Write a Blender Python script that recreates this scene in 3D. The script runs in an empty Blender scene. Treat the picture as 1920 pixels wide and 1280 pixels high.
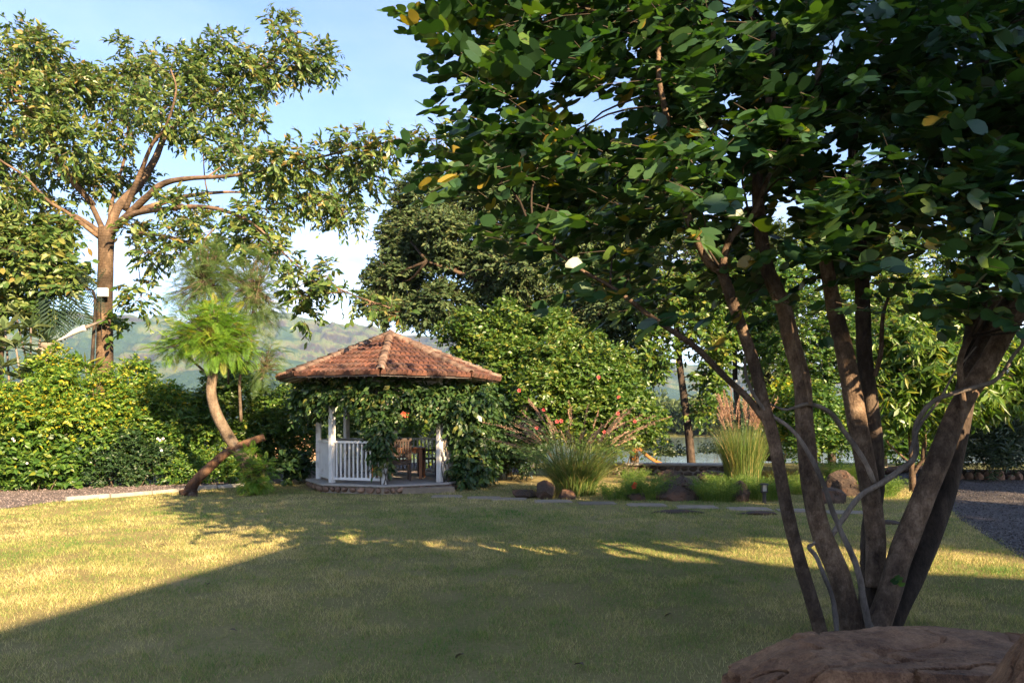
import bpy, bmesh, math, random
import numpy as np
from mathutils import Vector, Matrix, noise as mnoise

rng = np.random.default_rng(11)
random.seed(5)
S = bpy.context.scene
C = S.collection
PI = math.pi

# ------------------------------------------------------------------ camera
F, HZ, CH = 1387.0, 787.0, 1.6          # focal length in photo pixels, horizon row, camera height
cd = bpy.data.cameras.new('camera')
cam = bpy.data.objects.new('camera', cd)
C.objects.link(cam)
cam.location = (0, 0, CH)
cam.rotation_euler = (PI / 2, 0, 0)
cd.sensor_width = 36.0
cd.lens = 36.0 * F / 1920.0
cd.shift_y = (HZ - 640.0) / 1920.0
cd.clip_end = 20000.0
S.camera = cam

# ------------------------------------------------------------------ sun, sky, exposure
SUN_EL = math.radians(23.0)
SUN_TH = math.radians(56.0)              # light travels left and away from the camera
LX, LY = -math.cos(SUN_TH), math.sin(SUN_TH)
L = Vector((LX * math.cos(SUN_EL), LY * math.cos(SUN_EL), -math.sin(SUN_EL)))
sl = bpy.data.lights.new('sun', 'SUN')
sl.energy = 4.9
sl.angle = math.radians(0.5)
sl.color = (1.0, 0.755, 0.46)
so = bpy.data.objects.new('sun', sl)
so.rotation_euler = L.to_track_quat('-Z', 'Y').to_euler()
so.location = (30, -40, 30)
C.objects.link(so)

W = bpy.data.worlds.new('World')
S.world = W
W.use_nodes = True
nt = W.node_tree
for n in list(nt.nodes):
    nt.nodes.remove(n)
wo = nt.nodes.new('ShaderNodeOutputWorld')
bg = nt.nodes.new('ShaderNodeBackground')
sky = nt.nodes.new('ShaderNodeTexSky')
sky.sky_type = 'NISHITA'
sky.sun_disc = False
sky.sun_elevation = SUN_EL
sky.sun_rotation = math.atan2(-LX, -LY)
sky.air_density = 1.0
sky.dust_density = 0.4
sky.ozone_density = 4.0
tc = nt.nodes.new('ShaderNodeTexCoord')
mp = nt.nodes.new('ShaderNodeMapping')
mp.inputs['Scale'].default_value = (1.0, 1.0, 2.6)
cn = nt.nodes.new('ShaderNodeTexNoise')
cn.inputs['Scale'].default_value = 2.3
cn.inputs['Detail'].default_value = 7.0
cn.inputs['Roughness'].default_value = 0.58
cr = nt.nodes.new('ShaderNodeValToRGB')
cr.color_ramp.elements[0].position = 0.47
cr.color_ramp.elements[0].color = (0, 0, 0, 1)
cr.color_ramp.elements[1].position = 0.72
cr.color_ramp.elements[1].color = (1, 1, 1, 1)
sx = nt.nodes.new('ShaderNodeSeparateXYZ')
mr = nt.nodes.new('ShaderNodeMapRange')           # more cloud low in the sky, all the way round
mr.inputs['From Min'].default_value = 0.0
mr.inputs['From Max'].default_value = 0.30
mr.inputs['To Min'].default_value = 1.6
mr.inputs['To Max'].default_value = 0.071
mul = nt.nodes.new('ShaderNodeMath'); mul.operation = 'MULTIPLY'; mul.use_clamp = True
mix = nt.nodes.new('ShaderNodeMix'); mix.data_type = 'RGBA'
mix.inputs[7].default_value = (9.0, 9.3, 10.0, 1)
bg.inputs['Strength'].default_value = 0.071
lk = nt.links.new
lk(tc.outputs['Generated'], mp.inputs['Vector'])
lk(mp.outputs[0], cn.inputs['Vector'])
lk(cn.outputs['Fac'], cr.inputs[0])
lk(tc.outputs['Generated'], sx.inputs[0])
lk(sx.outputs['Z'], mr.inputs['Value'])
lk(cr.outputs[0], mul.inputs[0]); lk(mr.outputs[0], mul.inputs[1])
lk(mul.outputs[0], mix.inputs[0])
lk(sky.outputs[0], mix.inputs[6])
wb = nt.nodes.new('ShaderNodeMix'); wb.data_type = 'RGBA'; wb.blend_type = 'MULTIPLY'     # white balance of the whole sky
wb.inputs[0].default_value = 1.0; wb.inputs[7].default_value = (.97, .86, .88, 1)
lk(mix.outputs[2], wb.inputs[6])
lk(wb.outputs[2], bg.inputs[0])
lk(bg.outputs[0], wo.inputs[0])

S.view_settings.view_transform = 'Standard'
S.view_settings.look = 'None'
S.view_settings.gamma = 1.0
S.view_settings.use_curve_mapping = False
S.view_settings.exposure = 2.52
S.cycles.max_bounces = 6
S.cycles.diffuse_bounces = 3
S.cycles.transmission_bounces = 3
S.cycles.transparent_max_bounces = 8
S.cycles.caustics_reflective = False
S.cycles.caustics_refractive = False

# ------------------------------------------------------------------ helpers
def P(px, py, d):
    """A point d metres into the garden, from the survey of the photograph."""
    return np.array(((px - 960.0) / F * d, d, CH + (HZ - py) / F * d))

def G(px, py, z=0.0):
    d = (CH - z) * F / (py - HZ)
    return np.array(((px - 960.0) / F * d, d, z))

def hsh(ix, iy, iz):
    n = (ix.astype(np.int64) * 374761393 + iy.astype(np.int64) * 668265263 + iz.astype(np.int64) * 2147483647 * 3)
    n = (n ^ (n >> 13)) * 1274126177
    n = n ^ (n >> 16)
    return (n & 0xFFFF).astype(float) / 65535.0

def vnoise(p):
    p = np.asarray(p, float)
    i = np.floor(p); f = p - i
    u = f * f * (3 - 2 * f)
    r = 0
    for dx in (0, 1):
        for dy in (0, 1):
            for dz in (0, 1):
                w = (u[:, 0] if dx else 1 - u[:, 0]) * (u[:, 1] if dy else 1 - u[:, 1]) * (u[:, 2] if dz else 1 - u[:, 2])
                r = r + w * hsh(i[:, 0] + dx, i[:, 1] + dy, i[:, 2] + dz)
    return r

def fbm(p, octv=5, gain=0.5):
    p = np.asarray(p, float)
    a, s, t = 1.0, 0.0, 0.0
    for k in range(octv):
        s = s + a * vnoise(p * 2 ** k + 17.3 * k); t += a; a *= gain
    return s / t

class MB:
    def __init__(self):
        self.V, self.loops, self.sizes, self.R, self.n = [], [], [], [], 0
    def add(self, v, f, rnd=None):
        v = np.asarray(v, np.float32).reshape(-1, 3)
        if isinstance(f, np.ndarray):
            self.loops.append((f + self.n).ravel().astype(np.int32))
            self.sizes.append(np.full(len(f), f.shape[1], np.int32))
        else:
            for q in f:
                self.loops.append(np.asarray(q, np.int32) + self.n)
            self.sizes.append(np.array([len(q) for q in f], np.int32))
        if rnd is None:
            rnd = rng.random()
        self.R.append(np.broadcast_to(np.asarray(rnd, np.float32), (len(v),)))
        self.V.append(v); self.n += len(v)
        return self
    def mesh(self, name, mat, off=(0, 0, 0), smooth=False):
        me = bpy.data.meshes.new(name)
        v = np.concatenate(self.V) - np.asarray(off, np.float32)
        lo = np.concatenate(self.loops); sz = np.concatenate(self.sizes)
        me.vertices.add(len(v)); me.vertices.foreach_set('co', v.ravel())
        me.loops.add(len(lo)); me.loops.foreach_set('vertex_index', lo)
        me.polygons.add(len(sz))
        st = np.zeros(len(sz), np.int32); st[1:] = np.cumsum(sz)[:-1]
        me.polygons.foreach_set('loop_start', st)
        me.polygons.foreach_set('use_smooth', np.full(len(sz), smooth))
        me.update(calc_edges=True)
        at = me.attributes.new('rnd', 'FLOAT', 'POINT')
        at.data.foreach_set('value', np.concatenate(self.R).astype(np.float32))
        if mat: me.materials.append(mat)
        return me
    def build(self, name, mat, parent=None, smooth=False, **kw):
        off = (0, 0, 0)
        if parent is not None:
            q = parent
            off = np.zeros(3)
            while q is not None:
                off = off + np.array(q.location); q = q.parent
        me = self.mesh(name, mat, off, smooth)
        o = bpy.data.objects.new(name, me)
        C.objects.link(o)
        if parent is not None: o.parent = parent
        for k, v in kw.items(): o[k] = v
        return o

def thing(name, label, cat, loc=(0, 0, 0), group=None):
    o = bpy.data.objects.new(name, None)
    o.empty_display_size = 0.2
    C.objects.link(o)
    o.location = [float(a) for a in loc]
    o['label'] = label; o['category'] = cat
    if group: o['group'] = group
    return o

def tag(o, label=None, cat=None, group=None, kind=None):
    if label: o['label'] = label
    if cat: o['category'] = cat
    if group: o['group'] = group
    if kind: o['kind'] = kind
    return o

def box_vf(c, s, ang=0.0, taper=1.0):
    """box centred on c, full size s, turned by ang about z; returns verts and faces"""
    x, y, z = np.asarray(s) / 2.0
    v = np.array([(-x, -y, -z), (x, -y, -z), (x, y, -z), (-x, y, -z), (-x * taper, -y * taper, z), (x * taper, -y * taper, z), (x * taper, y * taper, z), (-x * taper, y * taper, z)])
    ca, sa = math.cos(ang), math.sin(ang)
    v = np.stack([v[:, 0] * ca - v[:, 1] * sa, v[:, 0] * sa + v[:, 1] * ca, v[:, 2]], 1) + np.asarray(c)
    f = np.array([(0, 3, 2, 1), (4, 5, 6, 7), (0, 1, 5, 4), (1, 2, 6, 5), (2, 3, 7, 6), (3, 0, 4, 7)])
    return v, f

def bevel(o, w=0.006, seg=2):
    m = o.modifiers.new('bevel', 'BEVEL'); m.width = w; m.segments = seg; m.limit_method = 'ANGLE'
    return o

def catmull(pts, per=6):
    p = np.asarray(pts, float)
    if len(p) == 2: 
        t = np.linspace(0, 1, per + 1)[:, None]
        return p[0] * (1 - t) + p[1] * t
    q = np.vstack([2 * p[0] - p[1], p, 2 * p[-1] - p[-2]])
    out = []
    for i in range(len(p) - 1):
        a, b, c, d = q[i:i + 4]
        for t in np.linspace(0, 1, per, endpoint=False):
            out.append(0.5 * (2 * b + (c - a) * t + (2 * a - 5 * b + 4 * c - d) * t * t + (-a + 3 * b - 3 * c + d) * t ** 3))
    out.append(p[-1])
    return np.array(out)

def tube(mb, pts, rad, sides=8, per=5, wob=0.0, cap=True):
    p = catmull(pts, per)
    n = len(p)
    r = np.interp(np.linspace(0, 1, n), np.linspace(0, 1, len(np.atleast_1d(rad))), np.atleast_1d(rad)) if np.ndim(rad) else np.full(n, rad)
    t = np.gradient(p, axis=0)
    t /= np.linalg.norm(t, axis=1)[:, None] + 1e-9
    ref = np.array((0.13, 0.97, 0.21)) if abs(t[0][2]) > 0.7 else np.array((0.05, 0.1, 1.0))
    u = np.cross(t, ref); u /= np.linalg.norm(u, axis=1)[:, None] + 1e-9
    w = np.cross(t, u)
    a = np.linspace(0, 2 * PI, sides, endpoint=False)
    rr = r[:, None] * np.ones(sides)
    if wob:
        s0 = rng.random() * 50
        q = np.stack([np.cos(a)[None] * 1.3 + 0 * r[:, None], np.sin(a)[None] * 1.3 + 0 * r[:, None], np.cumsum(np.r_[0, np.linalg.norm(np.diff(p, axis=0), axis=1)])[:, None] / max(r.mean(), .01) * .22 + 0 * a[None]], -1).reshape(-1, 3)
        rr = rr * (1 + wob * (fbm(q + s0, 3).reshape(n, sides) - 0.5) * 2)
    v = p[:, None] + rr[..., None] * (np.cos(a)[None, :, None] * u[:, None] + np.sin(a)[None, :, None] * w[:, None])
    v = v.reshape(-1, 3)
    i = np.arange(n - 1)[:, None] * sides; j = np.arange(sides)[None]; k = (j + 1) % sides
    f = np.stack([i + j, i + k, i + sides + k, i + sides + j], -1).reshape(-1, 4)
    if cap:
        fl = [tuple(q) for q in f]
        fl.append(tuple(range(sides))[::-1]); fl.append(tuple(range((n - 1) * sides, n * sides)))
        mb.add(v, fl)
    else:
        mb.add(v, f)
    return p

def unit(v):
    v = np.asarray(v, float)
    return v / (np.linalg.norm(v, axis=-1, keepdims=True) + 1e-9)

def frames(y, n):
    y = unit(y); x = unit(np.cross(y, n)); z = np.cross(x, y)
    return np.stack([x, y, z], -1)             # columns

def inst(mb, tv, tf, pos, R, s, rnd=None):
    """merge copies of a template; R (n,3,3), s (n,) or (n,3)"""
    n = len(pos)
    if n == 0: return
    s = np.asarray(s, float)
    sv = s[:, None, None] if s.ndim == 1 else s[:, None, :]
    v = np.einsum('nij,nkj->nki', R, tv[None] * sv) + np.asarray(pos)[:, None]
    k = len(tv)
    f = (np.asarray(tf)[None] + (np.arange(n) * k)[:, None, None]).reshape(-1, tf.shape[1])
    if rnd is None: rnd = rng.random(n)
    mb.add(v.reshape(-1, 3), f, np.repeat(rnd, k))

# ------------------------------------------------------------------ leaf templates (unit length along +Y)
def q2t(fs):
    o = []
    for f in fs:
        o += [f[:3]] if len(f) == 3 else [(f[0], f[1], f[2]), (f[0], f[2], f[3])]
    return np.array(o)
def T_rhomb(w=.22):
    return np.array([(0, 0, 0), (w, .45, .05), (0, 1, -.06), (-w, .45, .05)]), np.array([(0, 1, 2), (0, 2, 3)])
def T_leaf(w=.24, fold=.07, droop=.12):
    v = np.array([(0, 0, 0), (w * .8, .28, fold), (w, .58, fold * .7 - droop * .2), (0, 1, -droop), (-w, .58, fold * .7 - droop * .2), (-w * .8, .28, fold), (0, .3, 0), (0, .62, -droop * .35)])
    return v, q2t([(0, 1, 6), (6, 1, 2, 7), (7, 2, 3), (0, 6, 5), (6, 7, 4, 5), (7, 3, 4)])
def T_long(w=.12, droop=.25):
    v = np.array([(0, 0, 0), (w * .7, .25, .04), (w, .6, .0 - droop * .3), (0, 1, -droop), (-w, .6, -droop * .3), (-w * .7, .25, .04), (0, .28, 0.0), (0, .6, -.03 - droop * .3)])
    return v, q2t([(0, 1, 6), (6, 1, 2, 7), (7, 2, 3), (0, 6, 5), (6, 7, 4, 5), (7, 3, 4)])
def T_bilobe():
    # two rounded lobes joined along a folded midrib
    rib = [(0, 0.04, 0), (0, .36, -.02), (0, .66, -.04)]
    half = [(.2, -.02, .04), (.42, .12, .10), (.52, .38, .12), (.50, .66, .09), (.40, .92, .04), (.23, 1.0, .0), (.04, .73, -.04)]
    v = list(rib) + [(x, y, z) for x, y, z in half] + [(-x, y, z) for x, y, z in half]
    f = []
    for o, sgn in ((3, 1), (10, -1)):
        h = [o + i for i in range(7)]
        for q in [(0, h[0], h[1], 1), (1, h[1], h[2]), (1, h[2], h[3], 2), (2, h[3], h[4]), (2, h[4], h[5]), (2, h[5], h[6])]:
            f.append(q if sgn > 0 else tuple(reversed(q)))
    return np.array(v, float), q2t(f)
def T_frond(npair=11, plen=.34, w=.075, droop=.35, fine=0):
    """pinnate frond: a rachis and pairs of narrow leaflets"""
    v, f = [], []
    def add(vs, fs):
        b = len(v); v.extend(vs); f.extend([tuple(i + b for i in q) for q in fs])
    rz = lambda t: -droop * t * t
    m = 5
    vs = [(sx * .012 * (1 - .7 * t), t, rz(t)) for t in np.linspace(0, 1, m) for sx in (-1, 1)]
    add(vs, [q for i in range(m - 1) for q in ((2 * i, 2 * i + 1, 2 * i + 3), (2 * i, 2 * i + 3, 2 * i + 2))])
    for k in range(npair):
        t = .12 + .86 * k / (npair - 1)
        l = plen * (math.sin(PI * (t * .78 + .2)) ** .7)
        for sx in (-1, 1):
            a = math.radians(62 - 22 * t)
            d = np.array((sx * math.sin(a), math.cos(a), -.18))
            n = np.array((-math.cos(a), sx * math.sin(a), 0)) * w
            o = np.array((0, t, rz(t)))
            if not fine:
                add([tuple(o), tuple(o + d * l * .5 + n * .5), tuple(o + d * l + (0, 0, -.05 * l)), tuple(o + d * l * .5 - n * .5)], [(0, 1, 2), (0, 2, 3)])
            else:
                for j in range(fine):
                    s0 = .12 + .86 * j / fine
                    for s2 in (-1, 1):
                        dd = unit(d * .6 + s2 * n / w * .8) * l * .26 * (1 - .45 * s0)
                        oo = o + d * l * s0
                        nn = unit(np.cross(dd, (0, 0, 1))) * .016
                        add([tuple(oo), tuple(oo + dd * .5 + nn), tuple(oo + dd + (0, 0, -.015)), tuple(oo + dd * .5 - nn)], [(0, 1, 2), (0, 2, 3)])
    return np.array(v, float), np.array(f)
def T_twig():
    a = np.array((0, 2 * PI / 3, 4 * PI / 3))
    v = np.vstack([np.stack([np.cos(a), 0 * a, np.sin(a)], 1), np.stack([np.cos(a) * .5, 0 * a + 1, np.sin(a) * .5], 1)])
    return v, np.array([(0, 1, 4), (0, 4, 3), (1, 2, 5), (1, 5, 4), (2, 0, 3), (2, 3, 5)])
TWIG = T_twig()

# ------------------------------------------------------------------ materials
def new_mat(name):
    m = bpy.data.materials.new(name); m.use_nodes = True
    t = m.node_tree
    return m, t, t.nodes['Principled BSDF'], t.nodes['Material Output']
def ramp(t, stops, interp='LINEAR'):
    r = t.nodes.new('ShaderNodeValToRGB')
    r.color_ramp.interpolation = interp
    while len(r.color_ramp.elements) > 1: r.color_ramp.elements.remove(r.color_ramp.elements[-1])
    for i, (p, c) in enumerate(stops):
        e = r.color_ramp.elements[0] if i == 0 else r.color_ramp.elements.new(p)
        e.position = p; e.color = tuple(c) + (1,)
    return r
def tnoise(t, scale, detail=4, rough=.55, vec=None):
    n = t.nodes.new('ShaderNodeTexNoise')
    n.inputs['Scale'].default_value = scale; n.inputs['Detail'].default_value = detail; n.inputs['Roughness'].default_value = rough
    if vec is not None: t.links.new(vec, n.inputs['Vector'])
    return n
def mixc(t, fac, a, b, mode='MIX'):
    m = t.nodes.new('ShaderNodeMix'); m.data_type = 'RGBA'; m.blend_type = mode
    for i, v in ((0, fac), (6, a), (7, b)):
        if isinstance(v, (int, float)): m.inputs[i].default_value = v
        elif isinstance(v, tuple): m.inputs[i].default_value = v + (1,) if len(v) == 3 else v
        else: t.links.new(v, m.inputs[i])
    return m.outputs[2]
def wpos(t):
    return t.nodes.new('ShaderNodeNewGeometry').outputs['Position']
def bump(t, bs, h, strength=.5, dist=.02):
    b = t.nodes.new('ShaderNodeBump'); b.inputs['Strength'].default_value = strength; b.inputs['Distance'].default_value = dist
    t.links.new(h, b.inputs['Height']); t.links.new(b.outputs[0], bs.inputs['Normal'])
    return b

def leaf_mat(name, stops, trans=.32, rough=.42, nscale=.7, tint=(1.0, 1.0, .45), spec=.4, nvar=.55):
    m, t, bs, out = new_mat(name)
    a = t.nodes.new('ShaderNodeAttribute'); a.attribute_name = 'rnd'
    n = tnoise(t, nscale, 3, .5, wpos(t))
    ad = t.nodes.new('ShaderNodeMath'); ad.operation = 'MULTIPLY_ADD'
    t.links.new(n.outputs['Fac'], ad.inputs[0]); ad.inputs[1].default_value = nvar
    sb = t.nodes.new('ShaderNodeMath'); sb.operation = 'SUBTRACT'
    t.links.new(a.outputs['Fac'], sb.inputs[0]); sb.inputs[1].default_value = nvar * .49
    t.links.new(sb.outputs[0], ad.inputs[2])
    r = ramp(t, stops)
    t.links.new(ad.outputs[0], r.inputs[0])
    t.links.new(r.outputs[0], bs.inputs['Base Color'])
    bs.inputs['Roughness'].default_value = rough
    bs.inputs['Specular IOR Level'].default_value = spec
    tr = t.nodes.new('ShaderNodeBsdfTranslucent')
    t.links.new(mixc(t, 1.0, r.outputs[0], tuple(2.0 * x for x in tint), 'MULTIPLY'), tr.inputs['Color'])
    ms = t.nodes.new('ShaderNodeMixShader'); ms.inputs[0].default_value = trans
    t.links.new(bs.outputs[0], ms.inputs[1]); t.links.new(tr.outputs[0], ms.inputs[2])
    t.links.new(ms.outputs[0], out.inputs['Surface'])
    return m

def bark_mat(name, c1, c2, c3, scale=9.0, stretch=.25, bstr=.6, rings=False):
    m, t, bs, out = new_mat(name)
    mpn = t.nodes.new('ShaderNodeMapping'); mpn.inputs['Scale'].default_value = (1, 1, stretch)
    t.links.new(wpos(t), mpn.inputs['Vector'])
    n = tnoise(t, scale, 6, .62, mpn.outputs[0])
    n2 = tnoise(t, 1.7, 3, .5, wpos(t))
    r = ramp(t, [(.36, c1), (.5, c2), (.66, c3)])
    nf = tnoise(t, scale * 5, 5, .7, mpn.outputs[0])
    t.links.new(mixc(t, .38, n.outputs['Fac'], nf.outputs['Fac']), r.inputs[0])
    r2 = ramp(t, [(.38, (.5, .5, .5)), (.62, (1.25, 1.2, 1.12))])
    t.links.new(n2.outputs['Fac'], r2.inputs[0])
    t.links.new(mixc(t, 1.0, r.outputs[0], r2.outputs[0], 'MULTIPLY'), bs.inputs['Base Color'])
    bs.inputs['Roughness'].default_value = .85; bs.inputs['Specular IOR Level'].default_value = .2
    h = mixc(t, .5, n.outputs['Fac'], nf.outputs['Fac'])
    if rings:
        wv = t.nodes.new('ShaderNodeTexWave'); wv.bands_direction = 'Z'; wv.inputs['Scale'].default_value = 4; wv.inputs['Distortion'].default_value = 6; wv.inputs['Detail'].default_value = 3
        t.links.new(wpos(t), wv.inputs['Vector'])
        h = mixc(t, .16, h, wv.outputs['Fac'])
    bump(t, bs, h, bstr, .03)
    return m

def plain(name, c, rough=.6, var=.25, nscale=6.0, bstr=.15, spec=.3, metal=0.0, stops=None):
    m, t, bs, out = new_mat(name)
    n = tnoise(t, nscale, 5, .6, wpos(t))
    if stops is None:
        stops = [(.3, tuple(x * (1 - var) for x in c)), (.7, tuple(min(1, x * (1 + var * .6)) for x in c))]
    r = ramp(t, stops)
    t.links.new(n.outputs['Fac'], r.inputs[0])
    a = t.nodes.new('ShaderNodeAttribute'); a.attribute_name = 'rnd'
    r2 = ramp(t, [(0, (1 - var,) * 3), (1, (1 + var,) * 3)])
    t.links.new(a.outputs['Fac'], r2.inputs[0])
    t.links.new(mixc(t, 1.0, r.outputs[0], r2.outputs[0], 'MULTIPLY'), bs.inputs['Base Color'])
    bs.inputs['Roughness'].default_value = rough; bs.inputs['Specular IOR Level'].default_value = spec; bs.inputs['Metallic'].default_value = metal
    n2 = tnoise(t, nscale * 6, 4, .6, wpos(t))
    if bstr: bump(t, bs, n2.outputs['Fac'], bstr, .01)
    return m

M = {}
# greens: base colours stay dark (real leaves reflect 4 to 12 per cent)
M['bauhinia'] = leaf_mat('bauhinia_leaf', [(0, (.014, .04, .017)), (.5, (.027, .068, .027)), (.85, (.048, .1, .03)), (.994, (.085, .135, .026)), (1.0, (.22, .16, .025))], .28, .38, .9, (.9, 1.0, .2))
M['canopy'] = leaf_mat('canopy_leaf', [(0, (.034, .074, .018)), (.45, (.068, .12, .028)), (.8, (.125, .165, .04)), (.95, (.18, .175, .045)), (1, (.2, .14, .04))], .28, .4, .5)
M['golden'] = leaf_mat('golden_hedge_leaf', [(0, (.03, .085, .014)), (.4, (.075, .155, .02)), (.72, (.14, .215, .026)), (.9, (.26, .28, .03)), (1, (.38, .29, .02))], .36, .42, 1.6)
M['mid'] = leaf_mat('hedge_leaf', [(0, (.025, .068, .014)), (.5, (.055, .12, .02)), (.85, (.095, .165, .025)), (1, (.17, .2, .025))], .34, .42, .9)
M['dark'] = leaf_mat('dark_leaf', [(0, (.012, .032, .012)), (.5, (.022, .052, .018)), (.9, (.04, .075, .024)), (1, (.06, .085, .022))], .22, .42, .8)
M['ficus'] = leaf_mat('ficus_leaf', [(0, (.032, .06, .025)), (.5, (.056, .09, .036)), (.85, (.09, .125, .05)), (1, (.13, .15, .06))], .28, .6, .35, (1, 1, .45), .2)
M['hibiscus'] = leaf_mat('hibiscus_leaf', [(0, (.03, .075, .012)), (.5, (.06, .115, .018)), (.85, (.1, .15, .025)), (1, (.17, .17, .03))], .3, .38, .7)
M['mango'] = leaf_mat('mango_leaf', [(0, (.035, .085, .014)), (.5, (.075, .14, .02)), (.85, (.12, .18, .03)), (1, (.2, .2, .025))], .38, .36, .6)
M['feather'] = leaf_mat('feathery_leaf', [(0, (.085, .18, .024)), (.5, (.13, .25, .03)), (.85, (.19, .29, .035)), (1, (.3, .27, .04))], .38, .5, 1.4)
M['feather_grey'] = leaf_mat('grey_feathery_leaf', [(0, (.06, .115, .04)), (.5, (.095, .16, .052)), (1, (.14, .2, .06))], .34, .5, 1.0)
M['plumeria'] = leaf_mat('plumeria_leaf', [(0, (.05, .085, .04)), (.5, (.08, .12, .05)), (1, (.13, .15, .06))], .18, .35, 1.0)
M['frond'] = leaf_mat('dark_frond_leaf', [(0, (.008, .02, .013)), (1, (.017, .036, .02))], .12, .6, 1.0, (1, 1, .45), .15)
M['vine'] = leaf_mat('vine_leaf', [(0, (.018, .046, .014)), (.5, (.034, .074, .02)), (.85, (.06, .105, .028)), (1, (.12, .12, .03))], .25, .38, 1.2)
M['olive'] = leaf_mat('oleander_leaf', [(0, (.018, .036, .014)), (.6, (.034, .055, .022)), (1, (.055, .075, .028))], .22, .45, .8)
M['far'] = leaf_mat('far_leaf', [(0, (.03, .055, .022)), (.5, (.05, .08, .028)), (1, (.085, .11, .035))], .2, .6, .08)
M['fgrass'] = leaf_mat('fountain_grass_blade', [(0, (.05, .1, .022)), (.5, (.09, .145, .032)), (.8, (.16, .175, .055)), (1, (.28, .2, .08))], .3, .5, 1.6)
M['plume'] = leaf_mat('grass_plume', [(0, (.2, .12, .09)), (.5, (.3, .195, .14)), (1, (.4, .28, .19))], .4, .7, 2.0, (1, .8, .6))
M['fluffy'] = leaf_mat('asparagus_fern', [(0, (.05, .11, .016)), (.5, (.085, .155, .022)), (1, (.15, .2, .035))], .36, .55, 1.2)
M['mound'] = leaf_mat('dry_mound_grass', [(0, (.05, .06, .02)), (.5, (.09, .085, .03)), (1, (.15, .12, .045))], .3, .6, 1.5)
M['blade'] = leaf_mat('lawn_blade', [(0, (.042, .13, .022)), (.34, (.095, .17, .034)), (.58, (.235, .235, .078)), (.8, (.38, .32, .14)), (1, (.52, .42, .23))], .24, .6, .45, (1, .95, .5), .2, .25)
M['bark'] = bark_mat('bauhinia_bark', (.042, .027, .019), (.11, .075, .053), (.22, .162, .12), 16, .55, 1.0, True)
M['bark_dark'] = bark_mat('dark_bark', (.018, .013, .01), (.045, .033, .026), (.1, .075, .058), 11, .4, .8)
M['bark_grey'] = bark_mat('grey_branch_bark', (.09, .075, .065), (.16, .135, .12), (.26, .22, .19), 14, .3, .6)
M['bark_tan'] = bark_mat('canopy_bark', (.065, .042, .026), (.125, .083, .055), (.2, .14, .098), 7, .6, .9, True)
M['bark_trunk'] = bark_mat('canopy_trunk_bark', (.03, .02, .014), (.07, .048, .032), (.15, .105, .072), 5, .7, 1.0, True)
M['bark_wood'] = bark_mat('old_log', (.04, .02, .012), (.1, .055, .032), (.17, .1, .062), 12, .2, .9)
M['bark_jac'] = bark_mat('jacaranda_bark', (.06, .045, .031), (.12, .09, .065), (.21, .165, .125), 10, .5, .5, True)
M['twig_dark'] = plain('dark_twig', (.05, .035, .024), .8, .3, 5, 0)
M['twig'] = plain('twig', (.09, .065, .042), .8, .3, 5, 0)
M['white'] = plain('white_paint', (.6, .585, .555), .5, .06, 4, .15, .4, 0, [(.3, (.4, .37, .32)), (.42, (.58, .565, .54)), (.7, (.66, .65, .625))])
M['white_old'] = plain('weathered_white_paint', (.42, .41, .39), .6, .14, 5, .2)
M['darkwood'] = plain('dark_stained_wood', (.05, .032, .026), .42, .3, 18, .15, .45)
M['orangewood'] = plain('oiled_wood', (.24, .085, .026), .45, .25, 14, .12, .4)
M['stone'] = plain('plinth_stone', (.2, .125, .085), .85, .4, 7, .6)
M['mortar'] = plain('mortar', (.22, .18, .14), .9, .3, 9, .5)
M['slab'] = plain('floor_slab', (.26, .235, .21), .7, .22, 5, .25)
M['paver'] = plain('sandstone_paver', (.24, .19, .135), .8, .28, 5, .35)
M['kerb'] = plain('kerb_paint', (.36, .33, .28), .85, .3, 6, .5)
M['granite'] = plain('pink_granite', (.42, .28, .25), .6, .3, 24, .3)
M['lens'] = plain('frosted_lens', (.3, .3, .28), .4, .08, 6, .05)
M['fixture'] = plain('fixture_shell', (.62, .62, .58), .4, .08, 6, .05)
M['black'] = plain('black_metal', (.02, .02, .022), .45, .2, 8, .1)
M['flower'] = leaf_mat('red_petal', [(0, (.3, .003, .003)), (1, (.36, .008, .005))], .2, .5, 2, (1, .5, .4))
M['flower_o'] = leaf_mat('orange_petal', [(0, (.45, .05, .012)), (1, (.55, .09, .02))], .3, .5, 2, (1, .6, .4))
M['flower_w'] = leaf_mat('white_petal', [(0, (.6, .58, .55)), (1, (.7, .68, .66))], .3, .5, 2, (1, 1, .9))
M['orange'] = plain('orange_plastic', (.3, .115, .018), .4, .12, 4, .05, .5)
M['brickred'] = plain('red_fascia', (.3, .07, .05), .7, .2, 6, .3)
M['brick'] = plain('laterite_block', (.3, .19, .11), .85, .35, 7, .6)
M['plaster'] = plain('plaster', (.5, .46, .42), .85, .15, 3, .3)
M['glass'] = plain('window_glass', (.03, .035, .04), .08, .05, 3, 0, .6)
M['driftwood'] = plain('bleached_timber', (.22, .19, .15), .85, .35, 12, .6)

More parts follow.
